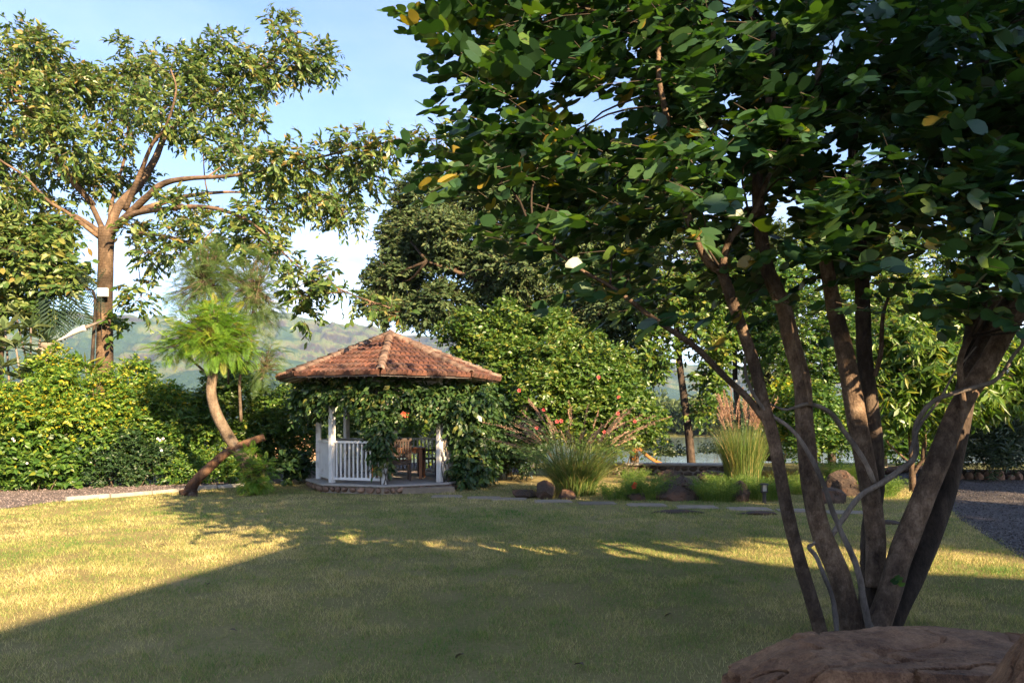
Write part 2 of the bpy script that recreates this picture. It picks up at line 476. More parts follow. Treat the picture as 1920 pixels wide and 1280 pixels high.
def make_special():
    # terracotta with moss and soot
    m, t, bs, out = new_mat('terracotta_tile')
    n = tnoise(t, 7, 6, .65, wpos(t)); n2 = tnoise(t, 2.2, 4, .6, wpos(t))
    a = t.nodes.new('ShaderNodeAttribute'); a.attribute_name = 'rnd'
    r = ramp(t, [(0, (.055, .021, .014)), (.45, (.1, .038, .024)), (.8, (.145, .058, .036)), (1, (.1, .052, .037))])
    t.links.new(a.outputs['Fac'], r.inputs[0])
    r2 = ramp(t, [(.36, (.3, .26, .24)), (.55, (.95, .93, .9)), (.8, (1.25, 1.2, 1.15))])
    t.links.new(n.outputs['Fac'], r2.inputs[0])
    c = mixc(t, 1.0, r.outputs[0], r2.outputs[0], 'MULTIPLY')
    r3 = ramp(t, [(.5, (0, 0, 0)), (.72, (.4, .4, .4))]); t.links.new(n2.outputs['Fac'], r3.inputs[0])
    c = mixc(t, r3.outputs[0], c, (.085, .06, .045))
    t.links.new(c, bs.inputs['Base Color']); bs.inputs['Roughness'].default_value = .8
    bump(t, bs, n.outputs['Fac'], .5, .01)
    M['tile'] = m
    m2 = m.copy(); m2.name = 'weathered_ridge_tile'
    rr = [x for x in m2.node_tree.nodes if x.type == 'VALTORGB'][0]
    for e, c in zip(rr.color_ramp.elements, [(.08, .048, .036), (.12, .075, .056), (.17, .11, .084), (.18, .13, .105)]): e.color = c + (1,)
    M['ridge'] = m2
    # basalt boulders, brown
    for nm, cs, sc in (('boulder', [(.36, (.025, .011, .005)), (.44, (.11, .05, .023)), (.54, (.26, .138, .07)), (.68, (.42, .25, .14))], 3.2),
                       ('basalt', [(.3, (.016, .011, .008)), (.46, (.045, .029, .02)), (.6, (.085, .056, .038)), (.78, (.14, .075, .042))], 4.5)):
        m, t, bs, out = new_mat(nm)
        n = tnoise(t, sc, 9, .68, wpos(t)); n2 = tnoise(t, sc * 7, 6, .7, wpos(t))
        n3 = tnoise(t, sc * .6, 3, .6, wpos(t))
        n5 = tnoise(t, sc * 30, 4, .75, wpos(t))
        r = ramp(t, cs); t.links.new(mixc(t, .3, mixc(t, .35, n.outputs['Fac'], n2.outputs['Fac']), n5.outputs['Fac']), r.inputs[0])
        r3 = ramp(t, [(.5, (0, 0, 0)), (.62, (.55, .55, .55))]); t.links.new(n3.outputs['Fac'], r3.inputs[0])
        c = mixc(t, r3.outputs[0], r.outputs[0], (.13, .06, .03))
        t.links.new(c, bs.inputs['Base Color'])
        bs.inputs['Roughness'].default_value = .75; bs.inputs['Specular IOR Level'].default_value = .35
        bump(t, bs, mixc(t, .35, mixc(t, .5, n.outputs['Fac'], n2.outputs['Fac']), n5.outputs['Fac']), 1.0, .035)
        M[nm] = m
    # lawn soil
    m, t, bs, out = new_mat('lawn_thatch')
    n = tnoise(t, .5, 6, .6, wpos(t)); n2 = tnoise(t, 28, 5, .7, wpos(t))
    r = ramp(t, [(.3, (.12, .125, .04)), (.5, (.22, .18, .075)), (.7, (.32, .245, .115))])
    t.links.new(mixc(t, .5, n.outputs['Fac'], n2.outputs['Fac']), r.inputs[0])
    t.links.new(r.outputs[0], bs.inputs['Base Color']); bs.inputs['Roughness'].default_value = 1.0; bs.inputs['Specular IOR Level'].default_value = .05
    bump(t, bs, n2.outputs['Fac'], .8, .03)
    M['lawn'] = m
    # wide ground
    m, t, bs, out = new_mat('earth_and_scrub')
    n = tnoise(t, .05, 8, .65, wpos(t)); n2 = tnoise(t, 6, 5, .7, wpos(t))
    r = ramp(t, [(.35, (.06, .075, .028)), (.5, (.1, .1, .04)), (.65, (.15, .12, .06))])
    t.links.new(mixc(t, .4, n.outputs['Fac'], n2.outputs['Fac']), r.inputs[0])
    t.links.new(r.outputs[0], bs.inputs['Base Color']); bs.inputs['Roughness'].default_value = 1.0; bs.inputs['Specular IOR Level'].default_value = .05
    bump(t, bs, n2.outputs['Fac'], .6, .04)
    M['earth'] = m
    # gravel
    m, t, bs, out = new_mat('crushed_basalt_gravel')
    v = t.nodes.new('ShaderNodeTexVoronoi'); v.inputs['Scale'].default_value = 42
    t.links.new(wpos(t), v.inputs['Vector'])
    r = ramp(t, [(0, (.035, .03, .03)), (.5, (.07, .061, .06)), (.85, (.11, .095, .09)), (1, (.22, .19, .18))])
    sp = t.nodes.new('ShaderNodeSeparateColor'); t.links.new(v.outputs['Color'], sp.inputs[0])
    t.links.new(sp.outputs[0], r.inputs[0])
    n = tnoise(t, 1.2, 4, .6, wpos(t)); r2 = ramp(t, [(.35, (.7, .7, .7)), (.65, (1.15, 1.1, 1.05))]); t.links.new(n.outputs['Fac'], r2.inputs[0])
    t.links.new(mixc(t, 1.0, r.outputs[0], r2.outputs[0], 'MULTIPLY'), bs.inputs['Base Color'])
    bs.inputs['Roughness'].default_value = .9; bs.inputs['Specular IOR Level'].default_value = .2
    bump(t, bs, v.outputs['Distance'], 1.0, .02)
    M['gravel'] = m
    m2 = m.copy(); m2.name = 'pinkish_gravel_lit'  # lighter copy of the gravel, sunlight on the left path put into its colour
    rr = [x for x in m2.node_tree.nodes if x.type == 'VALTORGB' and len(x.color_ramp.elements) == 4][0]
    for e, c in zip(rr.color_ramp.elements, [(.07, .055, .052), (.13, .105, .1), (.2, .165, .155), (.32, .27, .25)]): e.color = c + (1,)
    M['gravel_pink_lit'] = m2
    M['pebble_pink_lit'] = plain('pinkish_gravel_stone_lit', (.15, .12, .115), .85, .5, 30, .3)  # loose stones of the left path, brightened to match its painted sunlight
    M['pebble'] = plain('gravel_stone', (.075, .066, .064), .85, .5, 30, .3)
    # water
    m, t, bs, out = new_mat('lake_water')
    bs.inputs['Base Color'].default_value = (.1, .13, .1, 1); bs.inputs['Roughness'].default_value = .12; bs.inputs['IOR'].default_value = 1.33
    n = tnoise(t, .9, 4, .6, wpos(t)); bump(t, bs, n.outputs['Fac'], .25, .1)
    M['water'] = m
    # hills: grass on benches, rock bands on steep faces, scrub below
    m, t, bs, out = new_mat('grassy_escarpment')
    a = t.nodes.new('ShaderNodeAttribute'); a.attribute_name = 'rnd'      # 0 scrub, .5 grass, 1 rock band
    n = tnoise(t, .011, 6, .7, wpos(t)); n2 = tnoise(t, .05, 4, .75, wpos(t))
    r = ramp(t, [(0, (.014, .034, .018)), (.34, (.022, .046, .02)), (.46, (.05, .072, .024)), (.62, (.085, .1, .032)), (.76, (.075, .068, .036)), (.88, (.04, .032, .025)), (1, (.034, .027, .022))])
    ad = t.nodes.new('ShaderNodeMath'); ad.operation = 'ADD'
    mm = t.nodes.new('ShaderNodeMath'); mm.operation = 'MULTIPLY_ADD'; mm.inputs[1].default_value = .5; mm.inputs[2].default_value = -.25
    t.links.new(n2.outputs['Fac'], mm.inputs[0]); t.links.new(a.outputs['Fac'], ad.inputs[0]); t.links.new(mm.outputs[0], ad.inputs[1])
    t.links.new(ad.outputs[0], r.inputs[0])
    # scattered trees as dark speckle that belongs to the ground cover
    v = t.nodes.new('ShaderNodeTexVoronoi'); v.inputs['Scale'].default_value = .1; t.links.new(wpos(t), v.inputs['Vector'])
    r3 = ramp(t, [(.25, (1, 1, 1)), (.5, (0, 0, 0))]); t.links.new(v.outputs['Distance'], r3.inputs[0])
    r4 = ramp(t, [(.42, (0, 0, 0)), (.55, (1, 1, 1))]); t.links.new(n.outputs['Fac'], r4.inputs[0])
    c = mixc(t, mixc(t, 1.0, r3.outputs[0], r4.outputs[0], 'MULTIPLY'), r.outputs[0], (.03, .055, .02))
    t.links.new(c, bs.inputs['Base Color']); bs.inputs['Roughness'].default_value = 1.0; bs.inputs['Specular IOR Level'].default_value = 0
    bump(t, bs, n2.outputs['Fac'], .7, 14)
    M['hill'] = m
make_special()

# ------------------------------------------------------------------ foliage engine
def sample_blobs(blobs, n, shell=.55, lower=.45):
    """n anchor points in the outer part of ellipsoids (c, r); returns points and outward directions"""
    c = np.array([b[0] for b in blobs], float); r = np.array([b[1] for b in blobs], float)
    w = np.prod(r, 1) ** (2 / 3.0); w /= w.sum()
    k = rng.choice(len(blobs), n, p=w)
    d = unit(rng.normal(size=(n, 3)))
    flip = (d[:, 2] < 0) & (rng.random(n) > lower)
    d[flip, 2] *= -1
    rad = shell + (1.08 - shell) * rng.random(n) ** .6
    return c[k] + d * r[k] * rad[:, None], unit(d / r[k])

def B(px, py, d, rx, ry=None, rd=None):
    ry = rx if ry is None else ry
    s = d / F
    return (P(px, py, d), np.array((rx * s, (rd if rd else (rx + ry) * .5 * s), ry * s)))

def lumps(blobs, k=7, f=.42, keep=.75, far=.78):
    out = [(b[0], b[1] * keep) for b in blobs]
    for c, r in blobs:
        d = unit(rng.normal(size=(k, 3)))
        for q in d:
            out.append((c + q * r * far, r * f * rng.uniform(.7, 1.2)))
    return out

def sprays(a, dirs, per, tw, ls, droop=.3, spread=1.0, up=.6, jit=.25, dirmix=.55):
    """leaves along short twigs: positions, leaf directions, leaf normals, sizes, twig data"""
    n = len(a)
    L_ = tw * rng.uniform(.6, 1.25, n)
    dirs = unit(dirs + rng.normal(size=(n, 3)) * .35)
    side = unit(np.cross(dirs, (0, 0, 1)) + rng.normal(size=(n, 3)) * .2)
    s = (np.arange(per) + .6) / per
    pos = a[:, None] + dirs[:, None] * (s[None, :, None] * L_[:, None, None])
    pos[..., 2] -= droop * (s[None] ** 2) * L_[:, None] * .6
    sg = np.where(np.arange(per) % 2, 1.0, -1.0)
    ld = dirs[:, None] * dirmix + side[:, None] * sg[None, :, None] * spread * .8 + rng.normal(size=(n, per, 3)) * jit
    ld[..., 2] -= droop * .8
    nm = np.zeros_like(ld); nm[..., 2] = up
    nm += rng.normal(size=(n, per, 3)) * .45 + dirs[:, None] * .5
    sz = (ls[0] * .62 + (ls[1] * 1.15 - ls[0] * .62) * rng.random((n, per)) ** .8) * np.repeat(rng.uniform(.85, 1.12, (n, 1)), per, 1)
    tws = (a, dirs, L_)
    return pos.reshape(-1, 3), unit(ld.reshape(-1, 3)), unit(nm.reshape(-1, 3)), sz.ravel(), tws

def in_frame(p, m=20):
    d = np.maximum(p[:, 1], .01)
    x = 960 + p[:, 0] / d * F; y = HZ - (p[:, 2] - CH) / d * F
    return (p[:, 1] > .5) & (x > -m) & (x < 1920 + m) & (y > -m) & (y < 1280 + m)

def put_leaves(root, T, pos, ld, nm, sz, mat, nobj=0, part='foliage', leaf='leaf', score=None, smooth=False):
    R = frames(ld, nm)
    rnd = rng.random(len(pos))
    sv3 = sz[:, None] * np.column_stack([rng.uniform(.72, 1.22, len(pos)), np.ones(len(pos)), rng.uniform(-.4, 2.6, len(pos))])
    single = np.zeros(len(pos), bool)
    if nobj:
        sc = sz / np.maximum(pos[:, 1], .5) * (1 if score is None else score)
        sc = np.where(in_frame(pos, 0), sc, -1)
        idx = np.argsort(-sc)[:nobj]; idx = idx[sc[idx] > 0]
        single[idx] = True
        var = []
        for k in range(8):
            mb = MB(); mb.add(T[0], T[1], (k + .5) / 8); var.append(mb.mesh(leaf, mat, smooth=smooth))
        base = np.array(root.location)
        for i in idx:
            o = bpy.data.objects.new(leaf, var[int(rnd[i] * 7.999)])
            m = Matrix(R[i] * sv3[i][None]).to_4x4(); m.translation = Vector(pos[i] - base)
            o.matrix_basis = m; o.parent = root
            C.objects.link(o)
    k = ~single
    if k.any():
        mb = MB(); inst(mb, T[0], T[1], pos[k], R[k], sv3[k], rnd[k])
        o = mb.build(part, mat, root, smooth)
        o['kind'] = 'stuff'

def put_twigs(mb, tws, r=.004):
    a, d, l = tws
    n = len(a)
    inst(mb, TWIG[0], TWIG[1], a, frames(d, np.tile((0.3, .2, 1.0), (n, 1))), np.stack([np.full(n, r), l, np.full(n, r)], 1))

def branch_to(mb, skel, blobs, r=.03, sub=5, sides=5):
    """limbs from the nearest skeleton point into each blob, with forks"""
    sk = np.vstack(skel)
    for c, rr in blobs:
        q = sk[np.argmin(np.linalg.norm((sk - c) * (1, 1, .8) + (0, 0, .0), axis=1) + np.maximum(0, sk[:, 2] - c[2]) * 1.2)]
        m = (q + c) / 2 + rng.normal(size=3) * .12 * np.linalg.norm(c - q)
        tube(mb, [q, m, c], [r, r * .75, r * .5], sides, 3)
        for k in range(sub):
            d = unit(rng.normal(size=3) + (0, 0, .2))
            e = c + d * rr * .85
            tube(mb, [c, (c + e) / 2 + rng.normal(size=3) * .08 * rr, e], [r * .45, r * .3, r * .12], 4, 2, cap=False)

def tree(name, label, cat, base, trunks, blobs, n, mat, bark, T, size, per=7, tw=.35, droop=.3, shell=.5, lower=.5, group=None, sub=4, br=.03, nobj=0, lump=(6, .42), leafpart='foliage', up=.6, twr=.004, skel_extra=None, branches=True):
    root = thing(name, label, cat, base, group)
    mb = MB(); sk = []
    for pts, rad in trunks:
        sk.append(tube(mb, pts, rad, 10, 5, wob=.1))
    bl = lumps(blobs, *lump) if lump else blobs
    if branches: branch_to(mb, [s[len(s) // 3:] for s in sk], blobs, br, sub)
    mb.build('trunk', bark, root, True)
    a, d = sample_blobs(bl, n, shell, lower)
    pos, ld, nm, sz, tws = sprays(a, d, per, tw, size, droop, up=up)
    put_leaves(root, T, pos, ld, nm, sz, mat, nobj, leafpart)
    tm = MB(); put_twigs(tm, tws, twr); o = tm.build('twigs', M['twig'], root); o['kind'] = 'stuff'
    return root

def shrub(name, label, cat, base, blobs, n, mat, T, size, per=7, tw=.25, droop=.2, shell=.6, lower=.35, group=None, nobj=0, lump=(6, .4), stems=8, up=.5, stem_mat=None, sr=.012):
    root = thing(name, label, cat, base, group)
    mb = MB()
    b0 = np.array(base, float)
    for c, r in blobs:
        for k in range(max(1, stems // max(1, len(blobs)))):
            e = c + rng.normal(size=3) * r * .35
            s = b0 + np.array((c[0] - b0[0], c[1] - b0[1], 0)) * rng.uniform(.3, .8) + np.array((rng.normal() * .08, rng.normal() * .08, 0))
            tube(mb, [s, (s + e) / 2 + rng.normal(size=3) * .06, e], [sr, sr * .8, sr * .4], 5, 3)
    mb.build('stems', stem_mat or M['twig'], root, True)
    bl = lumps(blobs, *lump) if lump else blobs
    a, d = sample_blobs(bl, n, shell, lower)
    a[:, 2] = np.maximum(a[:, 2], .06)
    pos, ld, nm, sz, tws = sprays(a, d, per, tw, size, droop, up=up)
    k = pos[:, 2] > .02
    put_leaves(root, T, pos[k], ld[k], nm[k], sz[k], mat, nobj)
    return root

#==BODY==
# ================================================================== THE SETTING
def sstep(a, b, x):
    t = np.clip((np.asarray(x, float) - a) / (b - a), 0, 1)
    return t * t * (3 - 2 * t)

def grid_faces(nx, ny):
    i = np.arange(ny - 1)[:, None] * nx + np.arange(nx - 1)[None]
    return np.stack([i, i + 1, i + nx + 1, i + nx], -1).reshape(-1, 4)

def ground_h(x, y):
    n = fbm(np.stack([x * .03, y * .03, 0 * x], 1), 3) - .5
    h = -.012 - 3.2 * sstep(27, 50, y) + (3.4 + 3 * n) * sstep(148 + 24 * n, 178 + 24 * n, y)
    return h - .6 * sstep(-26, -40, x) * (1 - sstep(24, 27, y)) * 0

sx_ = np.sinh(np.linspace(-6.2, 6.2, 190)); sx_ = sx_ / sx_.max() * 5200
sy_ = np.sinh(np.linspace(-4.6, 6.2, 230)); sy_ = 20 + sy_ / sy_.max() * 5180
X, Y = np.meshgrid(sx_, sy_)
mb = MB(); mb.add(np.stack([X.ravel(), Y.ravel(), ground_h(X.ravel(), Y.ravel())], 1), grid_faces(len(sx_), len(sy_)))
tag(mb.build('ground', M['earth'], None, True), kind='structure')

mb = MB(); mb.add([(-60, 36, -2.0), (330, 36, -2.0), (330, 230, -2.0), (-60, 230, -2.0)], np.array([(0, 1, 2, 3)]))
tag(mb.build('lake_water', M['water']), kind='structure')

# hills: a flat topped escarpment two to four kilometres off
cpx = np.array([-900, -200, 150, 250, 330, 430, 470, 500, 545, 590, 655, 760, 900, 1050, 1250, 1350, 1500, 1700, 1900, 2200, 3000])
cpy = np.array([600, 606, 612, 616, 622, 622, 616, 605, 603, 611, 618, 632, 655, 668, 684, 696, 705, 700, 692, 690, 700])
nt_, nd_ = 760, 210
tt = np.linspace(-1.3, 1.4, nt_); dd = np.linspace(1350, 4000, nd_)
TT, DD = np.meshgrid(tt, dd)
hx, hy = (TT * DD).ravel(), DD.ravel()
crest = (HZ - np.interp(960 + TT.ravel() * F, cpx, cpy)) / F * 2900
N3 = lambda fx, fy, o, k=4, g=.5: fbm(np.stack([hx * fx + o, hy * fy, 0 * hx], 1), k, g)
sp = N3(.0021, .0007, 0)
rg = 1 - np.abs(2 * N3(.0042, .0011, 9, 4) - 1)                    # spurs and gullies running down the slope
gu = 1 - np.abs(2 * N3(.013, .002, 23, 4) - 1)
u = (hy - 1480 - 620 * (sp - .3) * 1.6 + 420 * (rg - .6) + 110 * (gu - .6)) / 1150
f = np.clip(u, 0, 1)
f = .45 * f ** 1.6 + .55 * sstep(.1, 1, f)
tq = f * 9 + .5 * (N3(.004, .004, 51) - .5); fr = tq - np.floor(tq)
ter = (np.floor(tq) + sstep(.45, .9, fr)) / 9
w = .7 * sstep(.36, .55, f)
fz = f * (1 - w) + ter * w
n3 = N3(.012, .012, 0, 5)
hz = crest * np.clip(fz, 0, 1.02) * (1 + .06 * (n3 - .5)) - 3 + 16 * (n3 - .5) * np.clip(u * 3, 0, 1)
steep = sstep(.42, .52, fr) * (1 - sstep(.72, .86, fr)) * sstep(.36, .5, f) * (f < .985)
n4 = N3(.004, .004, 31); n5 = N3(.02, .014, 77, 4, .6)
cov = .55 * sstep(.26, .5, f + .55 * (n4 - .5) + .25 * (n5 - .5)) + .05 + .42 * steep * sstep(.36, .5, n4 * .6 + n5 * .4) - .3 * sstep(.46, .6, N3(.007, .004, 7, 5)) * sstep(.5, .7, gu)
mb = MB(); mb.add(np.stack([hx, hy, hz], 1), grid_faces(nt_, nd_), cov)
tag(mb.build('hills', M['hill'], None, True), kind='structure')

def poly_world(pts, z=0.0):
    return [tuple(G(a, b)[:2]) for a, b in pts]
def inside(p, poly):
    q = np.array(poly); x, y = p[:, 0], p[:, 1]
    r = np.zeros(len(p), bool)
    for i in range(len(q)):
        x1, y1 = q[i]; x2, y2 = q[i - 1]
        c = ((y1 > y) != (y2 > y)) & (x < (x2 - x1) * (y - y1) / (y2 - y1 + 1e-12) + x1)
        r ^= c
    return r
def sheet(name, poly, z, mat):
    bm = bmesh.new()
    fa = bm.faces.new([bm.verts.new((a, b, z)) for a, b in poly])
    bmesh.ops.triangulate(bm, faces=[fa])
    me = bpy.data.meshes.new(name); bm.to_mesh(me); bm.free(); me.materials.append(mat)
    for p_ in me.polygons:
        if p_.normal.z < 0: p_.flip()
    o = bpy.data.objects.new(name, me); C.objects.link(o); o['kind'] = 'structure'
    return o

sheet('lawn', [(-32, -14), (24, -14), (24, 23.5), (-32, 23.5)], .0, M['lawn'])
KERB = [(-260, 992), (0, 955), (100, 941), (190, 934), (270, 927), (360, 919), (460, 911), (545, 904), (600, 898), (700, 890), (980, 885)]
GRAVL = poly_world(KERB) + poly_world([(1010, 870), (700, 866), (520, 874), (400, 886), (200, 900), (0, 916), (-300, 930)])
sheet('gravel_path', GRAVL, .006, M['gravel_pink_lit'])
GRAVR = poly_world([(1655, 886), (1662, 904), (1760, 908), (1786, 918), (1776, 945), (1800, 975), (1850, 1005), (1920, 1048), (2080, 1130), (2500, 1130), (2400, 886), (1920, 884), (1740, 884)])
sheet('gravel_drive', GRAVR, .006, M['gravel'])

# loose stones on both gravel surfaces
def gravel_stones(poly, n, smin, smax, name, mat):
    q = np.array(poly); lo, hi = q.min(0), q.max(0)
    p = lo + rng.random((n * 4, 2)) * (hi - lo)
    p = p[inside(p, poly)]
    dn = np.hypot(p[:, 0], p[:, 1]); keep = (np.abs(p[:, 0]) < .8 * p[:, 1] + .5) & (rng.random(len(p)) < np.clip(11 / dn, .1, 1) ** 1.2)
    p = p[keep][:n]
    tv = np.array([(1, 0, 0), (-.9, .1, .1), (.1, .95, 0), (-.1, -1, .1), (0, .1, .8), (.1, 0, -.7)]) * .5
    tf = np.array([(0, 2, 4), (2, 1, 4), (1, 3, 4), (3, 0, 4), (2, 0, 5), (1, 2, 5), (3, 1, 5), (0, 3, 5)])
    s = rng.uniform(smin, smax, len(p))
    mb = MB(); inst(mb, tv, tf, np.column_stack([p, .006 + s * .22]), frames(rng.normal(size=(len(p), 3)), rng.normal(size=(len(p), 3))), s)
    tag(mb.build(name, mat), kind='stuff')
gravel_stones(GRAVL, 16000, .018, .042, 'gravel', M['pebble_pink_lit'])
gravel_stones(GRAVR, 16000, .016, .04, 'gravel', M['pebble'])

# ------------------------------------------------------------------ stepping stones
PADS = []
def stepping(px, py, w, dep, ang, i, th=.024):
    c = G(px, py)
    PADS.append((c, w, dep, ang))
    mb = MB()
    k = 9
    u = np.linspace(-1, 1, k)
    xx, yy = np.meshgrid(u, u)
    e = np.maximum(np.abs(xx), np.abs(yy)) > .99
    jx = (fbm(np.stack([xx.ravel() * 2 + i * 7, yy.ravel() * 2, 0 * xx.ravel()], 1), 3) - .5).reshape(k, k) * .09
    jy = (fbm(np.stack([xx.ravel() * 2 + i * 5 + 40, yy.ravel() * 2, 0 * xx.ravel()], 1), 3) - .5).reshape(k, k) * .09
    zz = th + (fbm(np.stack([xx.ravel() * 3 + i, yy.ravel() * 3, 0 * xx.ravel()], 1), 3) - .5).reshape(k, k) * .012
    zz = np.where(e, zz - .012, zz)
    x = (xx * w / 2 + jx * w); y = (yy * dep / 2 + jy * dep)
    ca, sa = math.cos(ang), math.sin(ang)
    v = np.stack([c[0] + x * ca - y * sa, c[1] + x * sa + y * ca, zz], -1).reshape(-1, 3)
    fl = [tuple(q) for q in grid_faces(k, k)]
    ring = list(range(k)) + [k * j + k - 1 for j in range(1, k)] + [k * (k - 1) + j for j in range(k - 2, -1, -1)] + [k * j for j in range(k - 2, 0, -1)]
    low = v[ring].copy(); low[:, 2] = -.03
    b = len(v)
    for j in range(len(ring)):
        j2 = (j + 1) % len(ring)
        fl.append((ring[j], b + j, b + j2, ring[j2]))
    mb.add(np.vstack([v, low]), fl)
    return mb
STEP_LABELS = ['sandstone stepping stone nearest the gazebo entrance slab', 'stepping stone second along from the gazebo slab in front of the creeper mass',
               'stepping stone in front of the small reddish rock left of the tall plumed grass', 'stepping stone directly in front of the big plumed grass clump',
               'stepping stone right of the big plumed grass clump by a small flat rock', 'stepping stone in front of the large pointed boulder',
               'stepping stone right of the large pointed boulder', 'stepping stone in front of the black lantern light',
               'stepping stone seen between the two left trunks of the shady tree', 'last stepping stone seen behind the dark trunks of the shady tree']
for i, (px, py, w) in enumerate([(838, 931, .62), (908, 933.5, .7), (955, 936, .68), (1037, 940, .72), (1120, 943.5, .72), (1212, 947, .72), (1306, 951, .74), (1405, 954.5, .76), (1500, 957.5, .74), (1590, 961, .74)]):
    o = stepping(px, py, w, .46, rng.uniform(-.08, .08), i).build('stepping_stone', M['paver'])
    tag(o, STEP_LABELS[i], 'stepping stone', 'stepping stones across the lawn')
o = stepping(800, 922.5, 1.15, .5, .25, 30, .13).build('step_slab', M['paver'])
tag(o, 'long flat stone slab laid as a step at the gazebo entrance', 'stone step')

# ------------------------------------------------------------------ kerb
root = thing('garden_kerb', 'pale painted kerb of stone blocks between lawn and left gravel path', 'kerb', G(270, 927))
line = catmull([(*G(a, b)[:2], 0) for a, b in KERB[2:-2]], 30)
cum = np.r_[0, np.cumsum(np.linalg.norm(np.diff(line, axis=0), axis=1))]
s = .2
while s < cum[-1] - .9:
    l = rng.uniform(.75, .95)
    a = np.array([np.interp(s + .01, cum, line[:, i]) for i in (0, 1)]); b = np.array([np.interp(s + l - .012, cum, line[:, i]) for i in (0, 1)])
    c = (a + b) / 2
    mb = MB(); mb.add(*box_vf((c[0], c[1], .028 + rng.normal() * .006), (np.linalg.norm(b - a), .1, .1), math.atan2(*(b - a)[::-1]) + rng.normal() * .012, .97))
    bevel(mb.build('kerb_stone', M['kerb'], root), .008)
    s += l

# ------------------------------------------------------------------ lawn grass, blade by blade
def lawn_grass():
    pts = []
    for d0, d1, dens in ((2.4, 6.5, 5600), (6.5, 9.5, 3600), (9.5, 13, 2000), (13, 18.5, 1000)):
        ww = (.8 * (d0 + d1) + 3.6)
        n = int(ww * (d1 - d0) * dens)
        d = rng.uniform(d0, d1, n); x = rng.uniform(-1, 1, n) * (.8 * d + 1.8)
        pts.append(np.column_stack([x, d]))
    p = np.vstack(pts)
    jit = rng.normal(size=p.shape) * .06          # a ragged edge against gravel
    k = ~inside(p + jit, GRAVL) & ~inside(p + jit, GRAVR) & (np.hypot(p[:, 0] + 2.93, p[:, 1] - 17.8) > 1.97)
    for c, w, dep, ang in PADS:
        q = p - c[:2]; ca, sa = math.cos(ang), math.sin(ang)
        k &= ~((np.abs(q[:, 0] * ca + q[:, 1] * sa) < w * .46) & (np.abs(-q[:, 0] * sa + q[:, 1] * ca) < dep * .44))
    thin = fbm(np.column_stack([p * 3.1 + 140, 0 * p[:, :1]]), 3)
    k &= rng.random(len(p)) < np.clip((thin - .3) * 5, .25, 1)
    p = p[k]; n = len(p)
    pat = fbm(np.column_stack([p * .55, 0 * p[:, :1]]), 4)
    pat2 = fbm(np.column_stack([p * 2.3 + 50, 0 * p[:, :1]]), 3)
    pat3 = fbm(np.column_stack([p * 5.5 + 90, 0 * p[:, :1]]), 3)
    h = rng.uniform(.016, .042, n) * (.45 + .7 * pat2 + 1.3 * np.clip(pat3 - .5, 0, 1) * 3)
    w = np.clip(.0034 * p[:, 1] / 6, .0032, .009) * rng.uniform(.7, 1.4, n)
    a = rng.random(n) * 2 * PI; ln = rng.uniform(.15, 1.1, n) * h; b = rng.random(n) * 2 * PI
    base = np.column_stack([p, np.full(n, .001)])
    dv = np.column_stack([np.cos(a) * w / 2, np.sin(a) * w / 2, 0 * w])
    tip = base + np.column_stack([np.cos(b) * ln, np.sin(b) * ln, h])
    V = np.stack([base - dv, base + dv, tip], 1).reshape(-1, 3)
    rnd = np.clip(.62 * rng.random(n) + .62 * (pat - .5) + .62 * (pat2 - .5) + .26, 0, 1)
    mb = MB(); mb.add(V, np.arange(3 * n).reshape(-1, 3), np.repeat(rnd, 3))
    tag(mb.build('lawn_grass', M['blade']), kind='stuff')
lawn_grass()

# ------------------------------------------------------------------ the house behind the camera that shades the near lawn
def house():
    cx, cy = HOUSE_CORNER
    root = thing('house', 'flat roofed plastered house beside the lawn whose shade covers the near grass', 'house', (cx, cy, 0))
    ex = unit(np.array((.96, -.28, 0))); ey = unit(np.array((-.28, -.96, 0)))
    ang = math.atan2(ex[1], ex[0])
    w, l, h = 13.0, 9.0, HOUSE_H
    c = np.array((cx, cy, 0)) + ex * w / 2 + ey * l / 2
    mb = MB(); mb.add(*box_vf((c[0], c[1], h / 2 - .1), (w - 1.0, l - 1.0, h - .2), ang)); mb.build('wall', M['plaster'], root)
    mb = MB(); mb.add(*box_vf((c[0], c[1], h - .09), (w, l, .18), ang)); mb.build('roof', M['slab'], root)
    for k, zz in enumerate((1.5, 4.3)):
        for u_ in (-4, -1.3, 1.4, 4.1):
            q = c + ex * u_ - ey * (l / 2 - .5 + .02)
            mb = MB(); mb.add(*box_vf((q[0], q[1], zz), (1.3, .08, 1.2), ang)); wf = mb.build('window', M['white'], root)
            q = q - ey * .045
            mb = MB(); mb.add(*box_vf((q[0], q[1], zz), (1.14, .02, 1.04), ang)); mb.build('pane', M['glass'], wf)
HOUSE_CORNER, HOUSE_H = (6.5, -3.9), 7.0
house()

